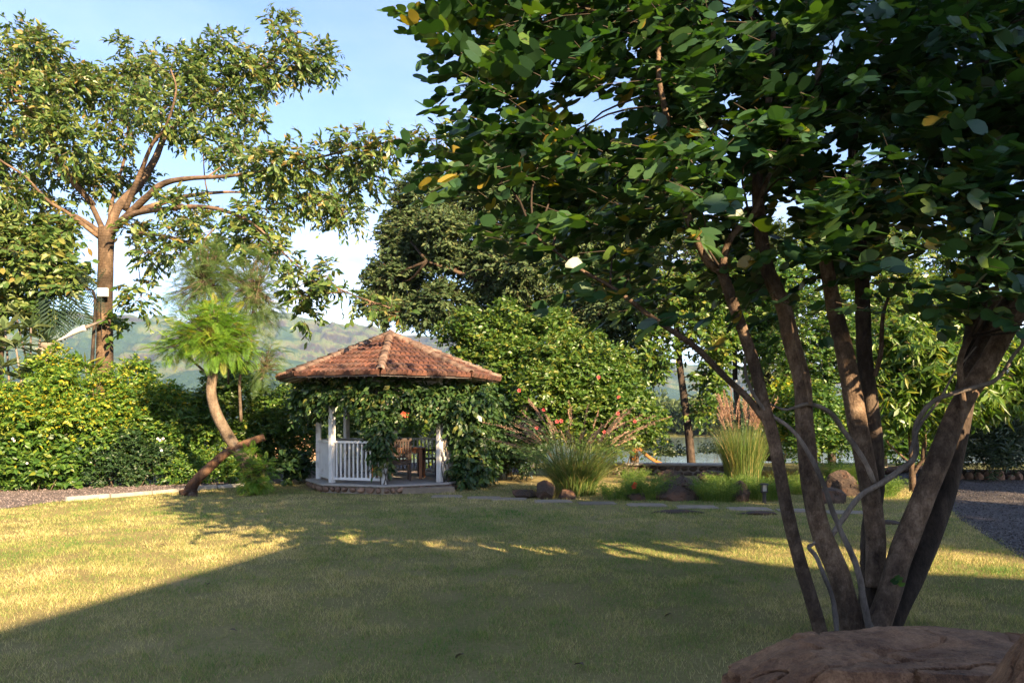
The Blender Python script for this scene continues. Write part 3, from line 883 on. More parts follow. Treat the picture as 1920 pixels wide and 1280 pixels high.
# ------------------------------------------------------------------ rocks
def rock(c, s, seed, sub=4, cuts=9, rough=.16, flat=None, ang=0.0, planes=()):
    bm = bmesh.new(); bmesh.ops.create_icosphere(bm, subdivisions=sub, radius=1.0)
    v = np.array([q.co[:] for q in bm.verts]); fs = np.array([[q.index for q in f_.verts] for f_ in bm.faces]); bm.free()
    r0 = np.random.default_rng(seed)
    for d, o in [(unit(np.array(q_[:3], float)), q_[3]) for q_ in planes] + [(unit(r0.normal(size=3)), r0.uniform(.56, .84)) for k in range(cuts)]:
        t = v @ d - o
        v = v - np.where(t > 0, t * .985, 0)[:, None] * d
    if flat is not None:
        z = v[:, 2]; v[:, 2] = np.where(z > flat, flat + (z - flat) * .12, z)
    nrm = unit(v)
    n = fbm(v * 1.6 + seed, 5, .55) - .5; n2 = fbm(v * 6 + seed * 3, 4, .6) - .5
    cr_ = np.abs(fbm(v * 2.3 + seed * 5, 3) - .5)
    v = v + nrm * (n * rough * 1.7 + n2 * rough * .55 - .06 * np.exp(-(cr_ / .012) ** 2))[:, None]
    ca, sa = math.cos(ang), math.sin(ang)
    v = v * np.asarray(s)
    v = np.stack([v[:, 0] * ca - v[:, 1] * sa, v[:, 0] * sa + v[:, 1] * ca, v[:, 2]], 1) + np.asarray(c)
    mb = MB(); mb.add(v, fs)
    return mb

o = rock((1.9, 3.5, .1), (.96, .6, .95), 21, 7, 6, .085, None, 0, [(.02, -.02, 1, .41), (.05, -.95, .3, .56), (-.95, -.1, .22, .8), (-.55, -.8, .2, .72), (.9, .1, .2, .9), (-.5, .0, .85, .62), (-.1, -.75, .62, .62)]).build('boulder', M['boulder'], None, False)
tag(o, 'wide flat topped brown boulder in the near foreground before the shady tree', 'rock')
o = rock((1.93, 2.66, .2), (.52, .34, .78), 44, 7, 4, .07, None, 0, [(-.62, -.2, .75, .6), (-.1, -.9, .3, .6), (.1, .1, 1, .85)]).build('boulder', M['boulder'], None, False)
tag(o, 'rough brown boulder cut off by the corner beside the flat topped one', 'rock')
ROCKS = [
    ((1280, 938), (.6, .42, .44), 3, 'large pointed brown boulder with a sunlit flank among feathery green ground plants', .1),
    ((1022, 936), (.27, .26, .27), 5, 'upright dark rock at the left foot of the plumed grass clump', 0),
    ((984, 934), (.3, .2, .16), 8, 'low reddish rock at the far left of the rockery', 0),
    ((1192, 938), (.24, .2, .15), 9, 'small flat topped brown rock right of the plumed grass clump', 0),
    ((1392, 941), (.22, .2, .3), 12, 'small dark upright rock left of the black lantern light', 0),
    ((1562, 944), (.36, .3, .3), 14, 'squarish brown rock between the trunks with a pale flat top', 0),
    ((1592, 930), (.4, .35, .42), 15, 'tall dark rock behind the squarish one between the trunks', 0),
    ((1262, 904), (.5, .3, .28), 16, 'dark rock behind the large pointed boulder below the low wall', 0),
    ((1346, 902), (.45, .3, .25), 18, 'slanting dark rock below the low wall beside the second tall grass', 0),
    ((1062, 936), (.2, .2, .15), 19, 'brown rock half hidden under the plumed grass clump', 0)]
for (px, py), s, seed, lab, an in ROCKS:
    c = G(px, py); c = c + (0, s[1] * .6, s[2] * .38)
    pn = [(-.62, -.35, .72, .5), (.75, -.35, .5, .52), (.1, -.9, .35, .6), (-.2, .6, .8, .5)] if 'pointed' in lab and 'large' == lab[:5] else ([(0, -.1, 1, .5), (.2, -1, .1, .6)] if 'flat' in lab else [(r_x, -.6, .6, .62) for r_x in (-.5, .6)])
    o = rock(c, s, seed, 5, 12, .085, None, an, pn).build('rock', M['basalt'], None, False)
    tag(o, lab, 'rock', 'rocks of the rockery')

# dug soil along the stepping stones
for px, py, w, seed, lab in [(1270, 961, .5, 61, 'patch of dug brown soil on the lawn before the large pointed boulder'), (1420, 964, .35, 62, 'patch of dug brown soil on the lawn before the lantern light'), (1665, 981, .25, 63, 'small reddish clod on the lawn behind the dark leaning trunk')]:
    c = G(px, py)
    o = rock((c[0], c[1], .0), (w, .13, .06), seed, 3, 4, .3).build('soil_patch', M['basalt'], None, True)
    tag(o, lab, 'soil', 'dug soil patches on the lawn')

# a few dry leaves dropped on the lawn
for px, py, lab in [(556, 1028, 'small dry leaf on the lawn at the tip of the sunlit area'), (388, 1094, 'small dry leaf just inside the straight shadow edge on the lawn'), (1095, 1246, 'small dry leaf on the shaded lawn left of the big boulder'), (430, 1180, 'small dry leaf alone on the shaded lawn below the sunlit area'),
                    (1260, 1150, 'small dry leaf on the shaded lawn well left of the many stemmed trunks'), (870, 1225, 'small dry leaf on the shaded lawn near the bottom middle'), (1730, 1050, 'small dry leaf on the lawn between the dark trunk and the gravel drive'), (300, 1020, 'small dry leaf lying in the sunlit part of the lawn')]:
    c = G(px, py, .035); tv, tf = T_leaf(.3, .12, .3)
    mb = MB(); inst(mb, tv, tf, c[None], frames(rng.normal(size=(1, 3)) * (1, 1, .2), np.array([[.2, 0, 1.]])), np.array([rng.uniform(.06, .09)]))
    tag(mb.build('fallen_leaf', M['twig']), lab, 'leaf', 'dry leaves fallen on the lawn')
# ================================================================== GAZEBO
GX, GY, GROT = -2.93, 17.8, math.radians(5)
RP, RR, RB = 1.69, 2.64, 1.98
ZF, ZE, ZA = .20, 2.55, 3.60
def goct(r, k, z, half=0.0):
    """corner k of an octagon; k=0 is the corner nearest the camera, counted to the right"""
    a = GROT + (k + half) * PI / 4
    return np.array((GX + r * math.sin(a), GY - r * math.cos(a), z))
gz = thing('gazebo', 'white octagonal garden gazebo with red clay tile roof and baluster railings', 'gazebo', (GX, GY, 0))
# plinth with separate facing stones and a floor slab
mb = MB()
v = [goct(RB - .05, k, 0) for k in range(8)] + [goct(RB - .05, k, ZF - .045) for k in range(8)]
mb.add(v, [(k, (k + 1) % 8, 8 + (k + 1) % 8, 8 + k) for k in range(8)] + [tuple(range(8, 16))])
pl = mb.build('plinth', M['mortar'], gz)
for k in range(8):
    a, b = goct(RB - .03, k, 0), goct(RB - .03, k + 1, 0)
    if k in (2, 3, 4): continue
    l = np.linalg.norm(b - a); e = (b - a) / l; nn = np.array((e[1], -e[0], 0))
    t = 0.0
    while t < l - .05:
        w = min(rng.uniform(.13, .26), l - t)
        c = a + e * (t + w / 2) + nn * .0 + (0, 0, .085)
        st = rock(c, (w * .5, .06, rng.uniform(.062, .085)), rng.integers(1000), 2, 5, .18, None, math.atan2(e[1], e[0]))
        st.build('stone', M['stone'], pl, True)
        t += w
mb = MB()
v = [goct(RB + .02, k, ZF - .045) for k in range(8)] + [goct(RB + .02, k, ZF) for k in range(8)]
mb.add(v, [(k, (k + 1) % 8, 8 + (k + 1) % 8, 8 + k) for k in range(8)] + [tuple(range(8, 16)), tuple(range(7, -1, -1))])
bevel(mb.build('floor_slab', M['slab'], gz), .012)
# posts
for k in range(8):
    c = goct(RP, k, 0)
    mb = MB(); mb.add(*box_vf((c[0], c[1], (ZF + ZE - .02) / 2 + .0), (.115, .115, ZE - .02 - ZF), GROT + k * PI / 4))
    po = bevel(mb.build('post', M['white'], gz), .008)
# ring beam and rafters
for k in range(8):
    a, b = goct(RP, k, 0), goct(RP, k + 1, 0)
    c = (a + b) / 2; e = b - a
    mb = MB(); mb.add(*box_vf((c[0], c[1], ZE - .14), (np.linalg.norm(e) - .12, .07, .13), math.atan2(e[1], e[0])))
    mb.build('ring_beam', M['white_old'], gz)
# railings
for k in range(8):
    if k == 0: continue                        # the way in
    a, b = goct(RP, k, 0), goct(RP, k + 1, 0)
    e = (b - a); l = np.linalg.norm(e); e = e / l; ang = math.atan2(e[1], e[0]); c = (a + b) / 2
    mb = MB()
    mb.add(*box_vf((c[0], c[1], ZF + .91), (l - .116, .075, .05), ang))
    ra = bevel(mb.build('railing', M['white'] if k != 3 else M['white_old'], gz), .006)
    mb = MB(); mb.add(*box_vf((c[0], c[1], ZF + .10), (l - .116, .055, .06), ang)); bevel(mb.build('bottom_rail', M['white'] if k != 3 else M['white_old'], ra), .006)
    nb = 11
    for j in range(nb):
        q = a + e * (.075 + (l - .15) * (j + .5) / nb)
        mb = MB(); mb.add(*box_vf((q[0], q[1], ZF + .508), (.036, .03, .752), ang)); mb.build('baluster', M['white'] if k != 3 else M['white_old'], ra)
# roof
mb = MB()
ap = np.array((GX, GY, ZA))
lo = [goct(RR - .05, k, ZE - .0) for k in range(8)]; 
v = lo + [ap - (0, 0, .02)] + [goct(RR - .05, k, ZE - .05) for k in range(8)] + [ap - (0, 0, .09)]
mb.add(v, [(k, (k + 1) % 8, 8) for k in range(8)] + [((k + 1) % 8 + 9, k + 9, 17) for k in range(8)] + [(k, k + 9, (k + 1) % 8 + 9, (k + 1) % 8) for k in range(8)])
roof = mb.build('roof', M['darkwood'], gz)
NROW = 9
def tile_face(k, single):
    A, Bq = goct(RR, k, ZE), goct(RR, k + 1, ZE)
    e = (Bq - A); wid = np.linalg.norm(e); e = e / wid
    mid = (A + Bq) / 2; up = ap - mid; sl_ = np.linalg.norm(up); up = up / sl_
    nn = np.cross(e, up)
    if nn[2] < 0: nn = -nn
    ncol = 9; tw = wid / ncol
    joined = MB()
    for r in range(NROW):
        s0, s1 = sl_ * r / NROW - .03, sl_ * (r + 1) / NROW + .025
        for cidx in range(-ncol, ncol):
            off = tw * .5 * (r % 2)
            x0, x1 = cidx * tw + off, (cidx + 1) * tw + off
            hw0 = wid / 2 * (1 - max(s0, 0) / sl_)
            if x1 < -hw0 + .01 or x0 > hw0 - .01: continue
            uu = np.array((0, .04, .1, .18, .25, .38, .46, .5, .54, .62, .75, .88, .96))
            uu = np.r_[uu[:-1], 1.0]
            prof = .06 * (1 - (1 - np.abs(np.sin(2 * PI * uu))) ** 2.2)
            prof[[0, -1]] = 0.0
            V = []
            dz = rng.normal() * .004; ds = rng.normal() * .006
            for s_, lift, pscale in ((s0 + ds, .002, .0), (s0 + ds, .05, 1.0), (s1, .004, 1.0)):
                hw = max(0.0, wid / 2 * (1 - max(s_, 0) / sl_))
                xs = np.clip(x0 + (x1 - x0) * uu, -hw, hw)
                for x_, p_ in zip(xs, prof):
                    V.append(mid + e * x_ + up * s_ + nn * (lift + dz + p_ * pscale))
            V = np.array(V); m = 13
            fs = [(i, i + 1, m + i + 1, m + i) for i in range(m - 1)] + [(m + i, m + i + 1, 2 * m + i + 1, 2 * m + i) for i in range(m - 1)]
            if single:
                t_ = MB(); t_.add(V, fs); t_.build('roof_tile', M['tile'], roof, False)
            else:
                joined.add(V, fs)
    if not single:
        o = joined.build('roof_tile', M['tile'], roof); o['kind'] = 'stuff'
for k in range(8):
    tile_face(k, k in (7, 0, 6, 1))
for k in range(8):
    A = goct(RR + .02, k, ZE + .0); l = np.linalg.norm(ap - A); d = (ap - A) / l
    nh = 11
    for j in range(nh):
        a = A + d * (l * j / nh - .01) + (0, 0, .095); b = A + d * (l * (j + 1) / nh + .03) + (0, 0, .08)
        y = unit(b - a); x = unit(np.cross(y, (0, 0, 1))); z = np.cross(x, y)
        th = np.linspace(-.12 * PI, 1.12 * PI, 9)
        V = []
        for q, r0, rad in ((a, 0, .092), (b, 0, .07)):
            for t_ in th: V.append(q + x * math.cos(t_) * rad + z * (math.sin(t_) * rad * .8 - .01))
        for t_ in th: V.append(a + x * math.cos(t_) * .07 + z * (math.sin(t_) * .05 - .012))
        m = 9
        t_ = MB(); t_.add(np.array(V), [(i, i + 1, m + i + 1, m + i) for i in range(m - 1)] + [(2 * m + i, 2 * m + i + 1, i + 1, i) for i in range(m - 1)])
        t_.build('ridge_tile', M['ridge'], roof, True)
mb = MB(); th = np.linspace(0, PI / 2, 6)
for i in range(5):
    a0, a1 = th[i], th[i + 1]
tube(mb, [ap + (0, 0, -.02), ap + (0, 0, .1), ap + (0, 0, .17)], [.2, .12, .03], 12, 3)
mb.build('roof_cap', M['ridge'], roof, True)
for k in range(8):
    a, b = goct(RR - .04, k, 0), goct(RR - .04, k + 1, 0); c = (a + b) / 2; e = b - a
    mb = MB(); mb.add(*box_vf((c[0], c[1], ZE - .03), (np.linalg.norm(e) - .01, .02, .035), math.atan2(e[1], e[0])))
    mb.build('eave_board', M['darkwood'], gz)
    for j in range(1, 10):
        q = a + e * j / 10.0
        i_ = np.array((GX, GY, 0)) - q; i_ = unit(i_)
        q2 = q + i_ * .45; q1 = q + i_ * .1
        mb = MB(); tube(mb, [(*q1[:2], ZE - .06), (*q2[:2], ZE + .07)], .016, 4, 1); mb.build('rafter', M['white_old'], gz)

# furniture
def chair(x, y, rot, label):
    root = thing('chair', label, 'chair', (x, y, ZF), 'chairs inside the gazebo')
    ca, sa = math.cos(rot), math.sin(rot)
    def bx(name, c, s, tilt=0):
        v, f_ = box_vf((0, 0, 0), s)
        if tilt: v = np.stack([v[:, 0], v[:, 1] * math.cos(tilt) - v[:, 2] * math.sin(tilt), v[:, 1] * math.sin(tilt) + v[:, 2] * math.cos(tilt)], 1)
        v = v + np.asarray(c)
        v = np.stack([x + v[:, 0] * ca - v[:, 1] * sa, y + v[:, 0] * sa + v[:, 1] * ca, v[:, 2] + ZF], 1)
        m_ = MB(); m_.add(v, f_); return bevel(m_.build(name, M['darkwood'], root), .004)
    for sx__ in (-1, 1):
        bx('leg', (sx__ * .235, .22, .215), (.045, .045, .43))
        bx('leg', (sx__ * .235, -.22, .215), (.045, .045, .43))
        bx('back_post', (sx__ * .235, -.265, .70), (.045, .04, .54), .13)
        bx('armrest', (sx__ * .255, -.02, .655), (.06, .5, .03)); bx('arm_support', (sx__ * .25, .2, .55), (.04, .04, .18))
    bx('seat', (0, 0, .45), (.5, .5, .04))
    bx('apron', (0, -.215, .395), (.424, .025, .06))
    bk = bx('back_rail', (0, -.30, .945), (.515, .035, .07), .13); bx('back_rail', (0, -.25, .56), (.424, .03, .06), .13)
    for j in range(7):
        bx('slat', ((j - 3) * .06, -.274, .75), (.042, .018, .325), .13)
chair(-2.62, 17.18, .25, 'dark wooden slat back armchair facing the table just inside the gazebo opening')
chair(-2.05, 18.3, 1.9, 'dark chair at the far end of the table by the back railing')
chair(-3.3, 18.35, -2.4, 'dark chair behind the front left railing of the gazebo')
tr = thing('table', 'orange brown wooden table inside the gazebo behind the dark chair', 'table', (-2.75, 17.85, ZF))
mb = MB(); mb.add(*box_vf((-2.72, 17.85, ZF + .735), (1.25, .78, .035), .06)); bevel(mb.build('tabletop', M['orangewood'], tr), .004)
mb = MB(); mb.add(*box_vf((-2.72, 17.85, ZF + .665), (1.12, .66, .1), .06)); mb.build('apron', M['orangewood'], tr)
for sx__ in (-1, 1):
    for sy__ in (-1, 1):
        mb = MB(); mb.add(*box_vf((-2.72 + sx__ * .55, 17.85 + sy__ * .32 + sx__ * .03, ZF + .36), (.075, .075, .715), .06)); bevel(mb.build('leg', M['orangewood'], tr), .004)
be = thing('bench', 'white slatted bench along the back left railing inside the gazebo', 'bench', (-3.75, 18.75, ZF))
for j in range(3):
    c = np.array((-3.72, 18.62, ZF + .43)) + np.array((.45, .6, 0)) * 0 + np.array((-.1, .1, 0)) * j * .75
    mb = MB(); mb.add(*box_vf(c, (1.0, .085, .03), PI / 4 + .08)); mb.build('slat', M['white_old'], be)
for t_ in (-.4, .4):
    mb = MB(); mb.add(*box_vf((-3.79 + t_ * .7, 18.69 + t_ * .7, ZF + .205), (.06, .24, .41), PI / 4 + .08)); mb.build('leg', M['white_old'], be)

# ------------------------------------------------------------------ the creeper over the gazebo
vi = thing('climbing_vine', 'dense green creeper hanging from the eaves and right side of the gazebo', 'vine', goct(RB, 2, 0))
def vb(k, r, z, rx, rz, half=0.0):
    return (goct(r, k + half, z), np.array((rx, rx, rz)))
vb_l = []
for k in np.arange(-2.0, 3.6, .25):
    vb_l.append(vb(k, 1.82, 2.24 - (.0 if k < .2 else .06), .24, .22))
for k in np.arange(-1.9, -.9, .3): vb_l.append(vb(k, 1.85, 2.1, .22, .26))
for k, r, z, rx, rz in [(-2, 1.95, 2.15, .25, .3), (-1.6, 2.0, 2.05, .24, .34), (-1.75, 2.05, 1.85, .16, .28), (-1.2, 1.82, 2.0, .2, .2),
                        (-.14, 1.76, 1.8, .2, .36), (-.04, 1.75, 1.5, .18, .4), (-.06, 1.73, 1.15, .15, .4), (0.0, 1.74, .95, .12, .35), (.0, 1.73, .7, .1, .25), (-.12, 1.75, 1.3, .17, .32), (-.1, 1.75, .85, .13, .3), (-.08, 1.76, 1.6, .18, .3), (-.4, 1.74, 2.05, .24, .2), (.2, 1.74, 1.8, .15, .24),
                        (.5, 1.75, 2.08, .26, .2), (.75, 1.8, 2.04, .28, .24), (1.0, 1.95, 1.9, .36, .38), (1.25, 2.0, 1.75, .4, .45), (1.5, 2.0, 1.6, .42, .5), (1.3, 2.15, 2.1, .4, .3), (1.7, 2.2, 2.15, .4, .28), (2.0, 2.2, 2.05, .4, .35),
                        (1.6, 2.0, 1.1, .36, .5), (1.75, 2.0, .7, .4, .5), (1.5, 2.05, .45, .34, .35), (1.95, 2.1, .5, .45, .45), (2.2, 2.0, 1.2, .4, .7), (1.35, 1.95, .95, .2, .4), (1.25, 1.98, .35, .22, .25), (2.3, 2.0, .5, .4, .45), (2.4, 1.9, 1.9, .4, .4)]:
    vb_l.append(vb(k, r, z, rx, rz))
mb = MB()
for k in (0, 1.05, 1.5, 2, -1.0, -2):
    for j in range(3):
        z0 = ZF if k != 1.5 else .05
        pts = [goct(RP + .09 + .05 * math.sin(q * 9 + j), k + .06 * math.sin(q * 7 + j * 2), z0 + (2.3 - z0) * q) for q in np.linspace(0, 1, 7)]
        if k >= 0: tube(mb, pts, .013, 5, 4)
for j in range(26):
    k = rng.uniform(-2, 3.2)
    pts = [goct(1.8 + rng.normal() * .07, k + q * .6, 2.2 + rng.normal() * .1) for q in np.linspace(0, 1, 4)]
    tube(mb, pts, .009, 4, 3)
mb.build('stems', M['bark_grey'], vi, True)
bl = lumps(vb_l, 3, .45, .95)
a, d = sample_blobs(bl, 3700, .35, .8)
pos, ld, nm, sz, tws = sprays(a, d, 6, .24, (.09, .16), .85, up=.3)
ok = (pos[:, 2] > .03)
put_leaves(vi, T_leaf(.26), pos[ok], ld[ok], nm[ok], sz[ok], M['vine'], 300)

def flower(mb, c, r, toward=(.2, -1, .2), n=5):
    y = unit(np.asarray(toward, float)); x = unit(np.cross(y, (0, .1, 1))); z = np.cross(x, y)
    for k in range(n):
        a = 2 * PI * k / n + rng.random() * .3
        d = unit(x * math.cos(a) + z * math.sin(a) + y * .45)
        v, f_ = T_leaf(.42, .05, .2)
        inst(mb, v, f_, np.array([c]), frames(d[None], y[None]), np.array([r]))
def flowers(root, pts, r, mat, name='flower', toward=(.2, -1, .2)):
    for p_ in pts:
        m_ = MB(); flower(m_, p_, r, toward); m_.build(name, mat, root)
flowers(vi, [P(756, 776, 16.0), P(762, 778, 16.05)], .07, M['flower_o'])
# ================================================================== TREES
LEAF, LEAFN, RH, LONG = T_leaf(.26), T_leaf(.2), T_rhomb(.26), T_long(.12)

# ------------------------------------------------------------------ big spreading tree
def canopy_tree():
    D = 21.0
    base = G(197, 893); base[2] = 0
    root = thing('canopy_tree', 'tall spreading tree with bare pinkish brown limbs fanning out from one straight trunk', 'tree', base)
    mb = MB()
    tube(mb, [base - (0, 0, .1), P(196, 800, D), P(196, 700, D), P(197, 560, D), P(198, 470, D), P(200, 428, D)], [.31, .25, .225, .21, .205, .225], 14, 6, .14)
    mb.build('trunk', M['bark_trunk'], root, True)
    LM = [([(200, 440, 0), (222, 388, .1), (262, 345, .4), (290, 300, .6), (310, 255, .8), (345, 220, 1), (400, 175, 1.2), (440, 150, 1.3), (490, 127, 1.5), (545, 85, 1.6), (600, 105, 1.8)], .15, .025),
          ([(205, 438, 0), (235, 408, -.4), (275, 370, -.9), (305, 345, -1.2), (350, 335, -1.5), (430, 330, -2), (520, 315, -2.4), (620, 290, -2.8), (720, 268, -3.2), (800, 262, -3.5)], .13, .02),
          ([(238, 405, -.4), (290, 385, -.2), (350, 368, .3), (430, 360, .8), (500, 365, 1.4), (580, 370, 2)], .11, .02),
          ([(212, 430, 0), (250, 402, -.8), (300, 393, -1.4), (380, 388, -2), (440, 402, -2.6), (490, 432, -3.2), (560, 500, -4), (650, 548, -4.6), (740, 580, -5)], .1, .015),
          ([(190, 438, 0), (150, 410, .3), (100, 385, .8), (40, 355, 1.4), (-40, 330, 2)], .1, .03),
          ([(186, 445, 0), (130, 402, -.6), (90, 376, -1), (45, 330, -1.4), (0, 300, -1.8), (-60, 250, -2.2)], .075, .02),
          ([(195, 435, 0), (172, 385, .5), (140, 330, .9), (120, 270, 1.2), (100, 210, 1.6)], .1, .02),
          ([(175, 385, .5), (120, 320, -.3), (90, 260, -.6), (55, 200, -.9), (0, 135, -1.2), (-40, 60, -1.4)], .1, .02),
          ([(235, 395, 0), (265, 320, -.4), (285, 272, -.8), (312, 235, -1.2), (330, 170, -1.5), (320, 130, -1.6)], .085, .02),
          ([(205, 425, 0), (212, 370, .8), (235, 290, 1.6), (240, 210, 2.2), (230, 150, 2.5)], .08, .02),
          ([(240, 435, 0), (290, 440, -1), (340, 450, -1.8), (400, 470, -2.4), (430, 500, -2.7)], .06, .015),
          ([(250, 425, -.2), (255, 470, -.6), (262, 520, -.9), (266, 590, -1.0)], .03, .008)]
    sk = []
    for pts, r0, r1 in LM:
        m_ = MB()
        sk.append(tube(m_, [P(a, b, D + c) for a, b, c in pts], [r0 * .88, r0 * .62, r1 * 1.5, r1], 9, 6, .14))
        m_.build('limb', M['bark_tan'], root, True)
    E = [(20, 90, 70, 60, 0), (80, 130, 90, 55, .5), (30, 190, 80, 60, -1), (150, 180, 75, 50, 1), (120, 270, 80, 50, -.5), (230, 175, 70, 50, 2), (255, 110, 42, 32, 2), (320, 135, 60, 42, 0), (300, 205, 60, 40, -1),
         (380, 140, 55, 45, 1), (430, 95, 50, 40, 1.2), (470, 140, 50, 40, 1.3), (535, 58, 36, 30, 1.5), (540, 125, 55, 32, 1.6), (595, 112, 40, 30, 1.8), (615, 122, 24, 20, 1.8),
         (420, 205, 60, 40, .8), (380, 262, 65, 32, 0), (462, 228, 34, 34, 1), (440, 290, 46, 22, -1), (130, 320, 55, 28, 1), (230, 250, 50, 30, 1.5),
         (480, 318, 52, 34, -2), (540, 310, 55, 34, -2.4), (600, 300, 55, 32, -2.8), (660, 280, 46, 28, -3), (720, 270, 44, 22, -3.2), (770, 264, 40, 17, -3.4), (825, 260, 36, 15, -3.6),
         (560, 365, 70, 36, 1.5), (620, 362, 60, 42, 2), (680, 338, 46, 40, -2), (645, 408, 44, 26, 2), (700, 308, 46, 32, -3),
         (345, 385, 50, 22, -1.5), (400, 432, 60, 34, -2), (480, 422, 60, 40, -2.6), (330, 452, 50, 34, -1.8), (425, 482, 46, 32, -2.5), (285, 472, 34, 34, -1), (250, 440, 30, 24, -.4), (265, 555, 22, 44, -1),
         (520, 478, 44, 32, -3.5), (570, 530, 38, 34, -4), (567, 572, 22, 36, -4), (636, 548, 42, 18, -4.5), (692, 570, 36, 13, -4.8), (738, 586, 22, 9, -5), (600, 515, 34, 16, -4.2), (270, 335, 36, 20, 1.6), (240, 340, 30, 22, 1.8), (20, 352, 36, 18, -1.6), (190, 325, 30, 20, 1.4),
         (30, 335, 50, 34, 1.4), (60, 400, 60, 34, .8), (90, 440, 46, 24, -.6), (-30, 260, 50, 70, 0), (-70, 160, 60, 70, 0), (-110, 300, 60, 60, 0), (120, 380, 34, 22, .4), (170, 350, 40, 26, .6)]
    bl = [B(a, b, D + c, r, s) for a, b, r, s, c in E]
    m_ = MB()
    branch_to(m_, [s_[len(s_) // 4:] for s_ in sk], bl, .026, 5)
    m_.build('branches', M['bark_tan'], root, True, kind='stuff')
    bl = lumps(bl, 6, .4, .8)
    a, d = sample_blobs(bl, 5600, .35, .75)
    pos, ld, nm, sz, tws = sprays(a, d, 7, .34, (.14, .225), .6, up=.45, dirmix=.8)
    put_leaves(root, T_leaf(.2), pos, ld, nm, sz, M['canopy'], 300)
    m_ = MB(); put_twigs(m_, tws, .006); o = m_.build('twigs', M['twig'], root); o['kind'] = 'stuff'
    # leafy sprouts on the trunk
    a, d = sample_blobs([B(212, 608, D - .2, 24, 10), B(196, 622, D - .35, 16, 10), B(225, 585, D, 14, 6)], 26, .3, .8)
    pos, ld, nm, sz, tws = sprays(a, d, 6, .2, (.14, .22), .4)
    put_leaves(root, T_leaf(.3), pos, ld, nm, sz, M['hibiscus'], 0, 'trunk_sprouts')
    return root
canopy_tree()

# fixtures on trunks
def fixture(px, py, d, w, h, lab):
    c = P(px, py, d)
    root = thing('floodlight', lab, 'lamp', c, 'small pale fixtures strapped to trunks')
    mb = MB(); mb.add(*box_vf(c, (w, .1, h))); hs = bevel(mb.build('housing', M['fixture'], root), .012)
    mb = MB(); mb.add(*box_vf(c + (0, -.053, 0), (w * .84, .008, h * .8))); mb.build('cover_plate', M['white'], root)
    mb = MB(); tube(mb, [c + (-.04, .0, -h / 2), c + (-.05, .0, -.5), c + (-.04, .02, -1.2)], .008, 5, 3); mb.build('cable', M['black'], root)
    mb = MB(); mb.add(*box_vf(c + (0, .08, 0), (.05, .1, .05))); mb.build('bracket', M['black'], root)
fixture(193, 548, 20.6, .27, .24, 'small pale rectangular fixture on the trunk of the tall spreading tree')
fixture(1382, 718, 25.4, .2, .2, 'small pale fixture on a thin dark trunk above the second tall grass')

# ------------------------------------------------------------------ trees at the left edge
tree('leafy_tree', 'leafy tree at the left edge behind the grey rosette shrub', 'tree', (-15.0, 20.5, 0), [([P(-30, 890, 20.5), P(-10, 700, 20.5), P(10, 560, 20.3), P(30, 470, 20)], [.2, .17, .13, .08])],
     [B(30, 470, 19.5, 60, 45), B(90, 500, 19.3, 46, 46), B(20, 540, 19.5, 50, 44), B(105, 445, 19.8, 40, 34), B(60, 585, 19.4, 40, 26), B(-30, 420, 20, 60, 60), B(130, 520, 19.2, 22, 30), B(-110, 500, 20, 80, 80), B(-90, 620, 19.6, 70, 50)],
     2300, M['canopy'], M['bark_tan'], LEAF, (.15, .24), 7, .34, .5, .35, .75, up=.45)

# dark pinnate fronds on a slim tree
root = thing('frond_tree', 'slim tree with dark drooping feather shaped fronds left of the tall trunk', 'tree', P(170, 890, 19.2))
mb = MB(); tube(mb, [P(170, 890, 19.2), P(172, 700, 19.2), P(178, 560, 19.3), P(160, 540, 19.2)], [.06, .05, .035, .02], 7, 5); tube(mb, [P(176, 600, 19.2), P(130, 555, 19), P(110, 520, 19)], [.03, .02, .012], 6, 4)
mb.build('trunk', M['bark_dark'], root, True)
FR = T_frond(12, .36, .042, .25)
for (ax, ay, bx_, by) in [(150, 535, 100, 500), (165, 545, 190, 575), (100, 545, 100, 625), (128, 530, 130, 600), (132, 540, 165, 612), (176, 556, 140, 500), (180, 553, 135, 545), (172, 540, 150, 505), (110, 520, 88, 600), (126, 560, 112, 628), (140, 550, 152, 600), (165, 545, 182, 505)]:
    a, b = P(ax, ay, 19.1 + rng.normal() * .3), P(bx_, by, 18.8 + rng.normal() * .4)
    mb = MB(); inst(mb, FR[0], FR[1], a[None], frames((b - a)[None], np.array([[.2, -.8, .6]])), np.array([np.linalg.norm(b - a) * 1.05]))
    mb.build('frond', M['frond'], root)
flp = thing('pale_branch', 'bleached cut branch slanting above the pink pillar', 'branch', P(105, 638, 18.7))
mb = MB(); tube(mb, [P(104, 640, 18.7), P(122, 632, 18.7), P(140, 622, 18.7), P(160, 614, 18.7)], [.02, .03, .07, .08], 8, 4); mb.build('wood', M['white_old'], flp, True)
mb = MB(); tube(mb, [P(160, 614, 18.7), P(180, 606, 18.9), P(196, 600, 19.4)], [.05, .03, .02], 7, 4); mb.build('stub', M['bark_grey'], flp, True)

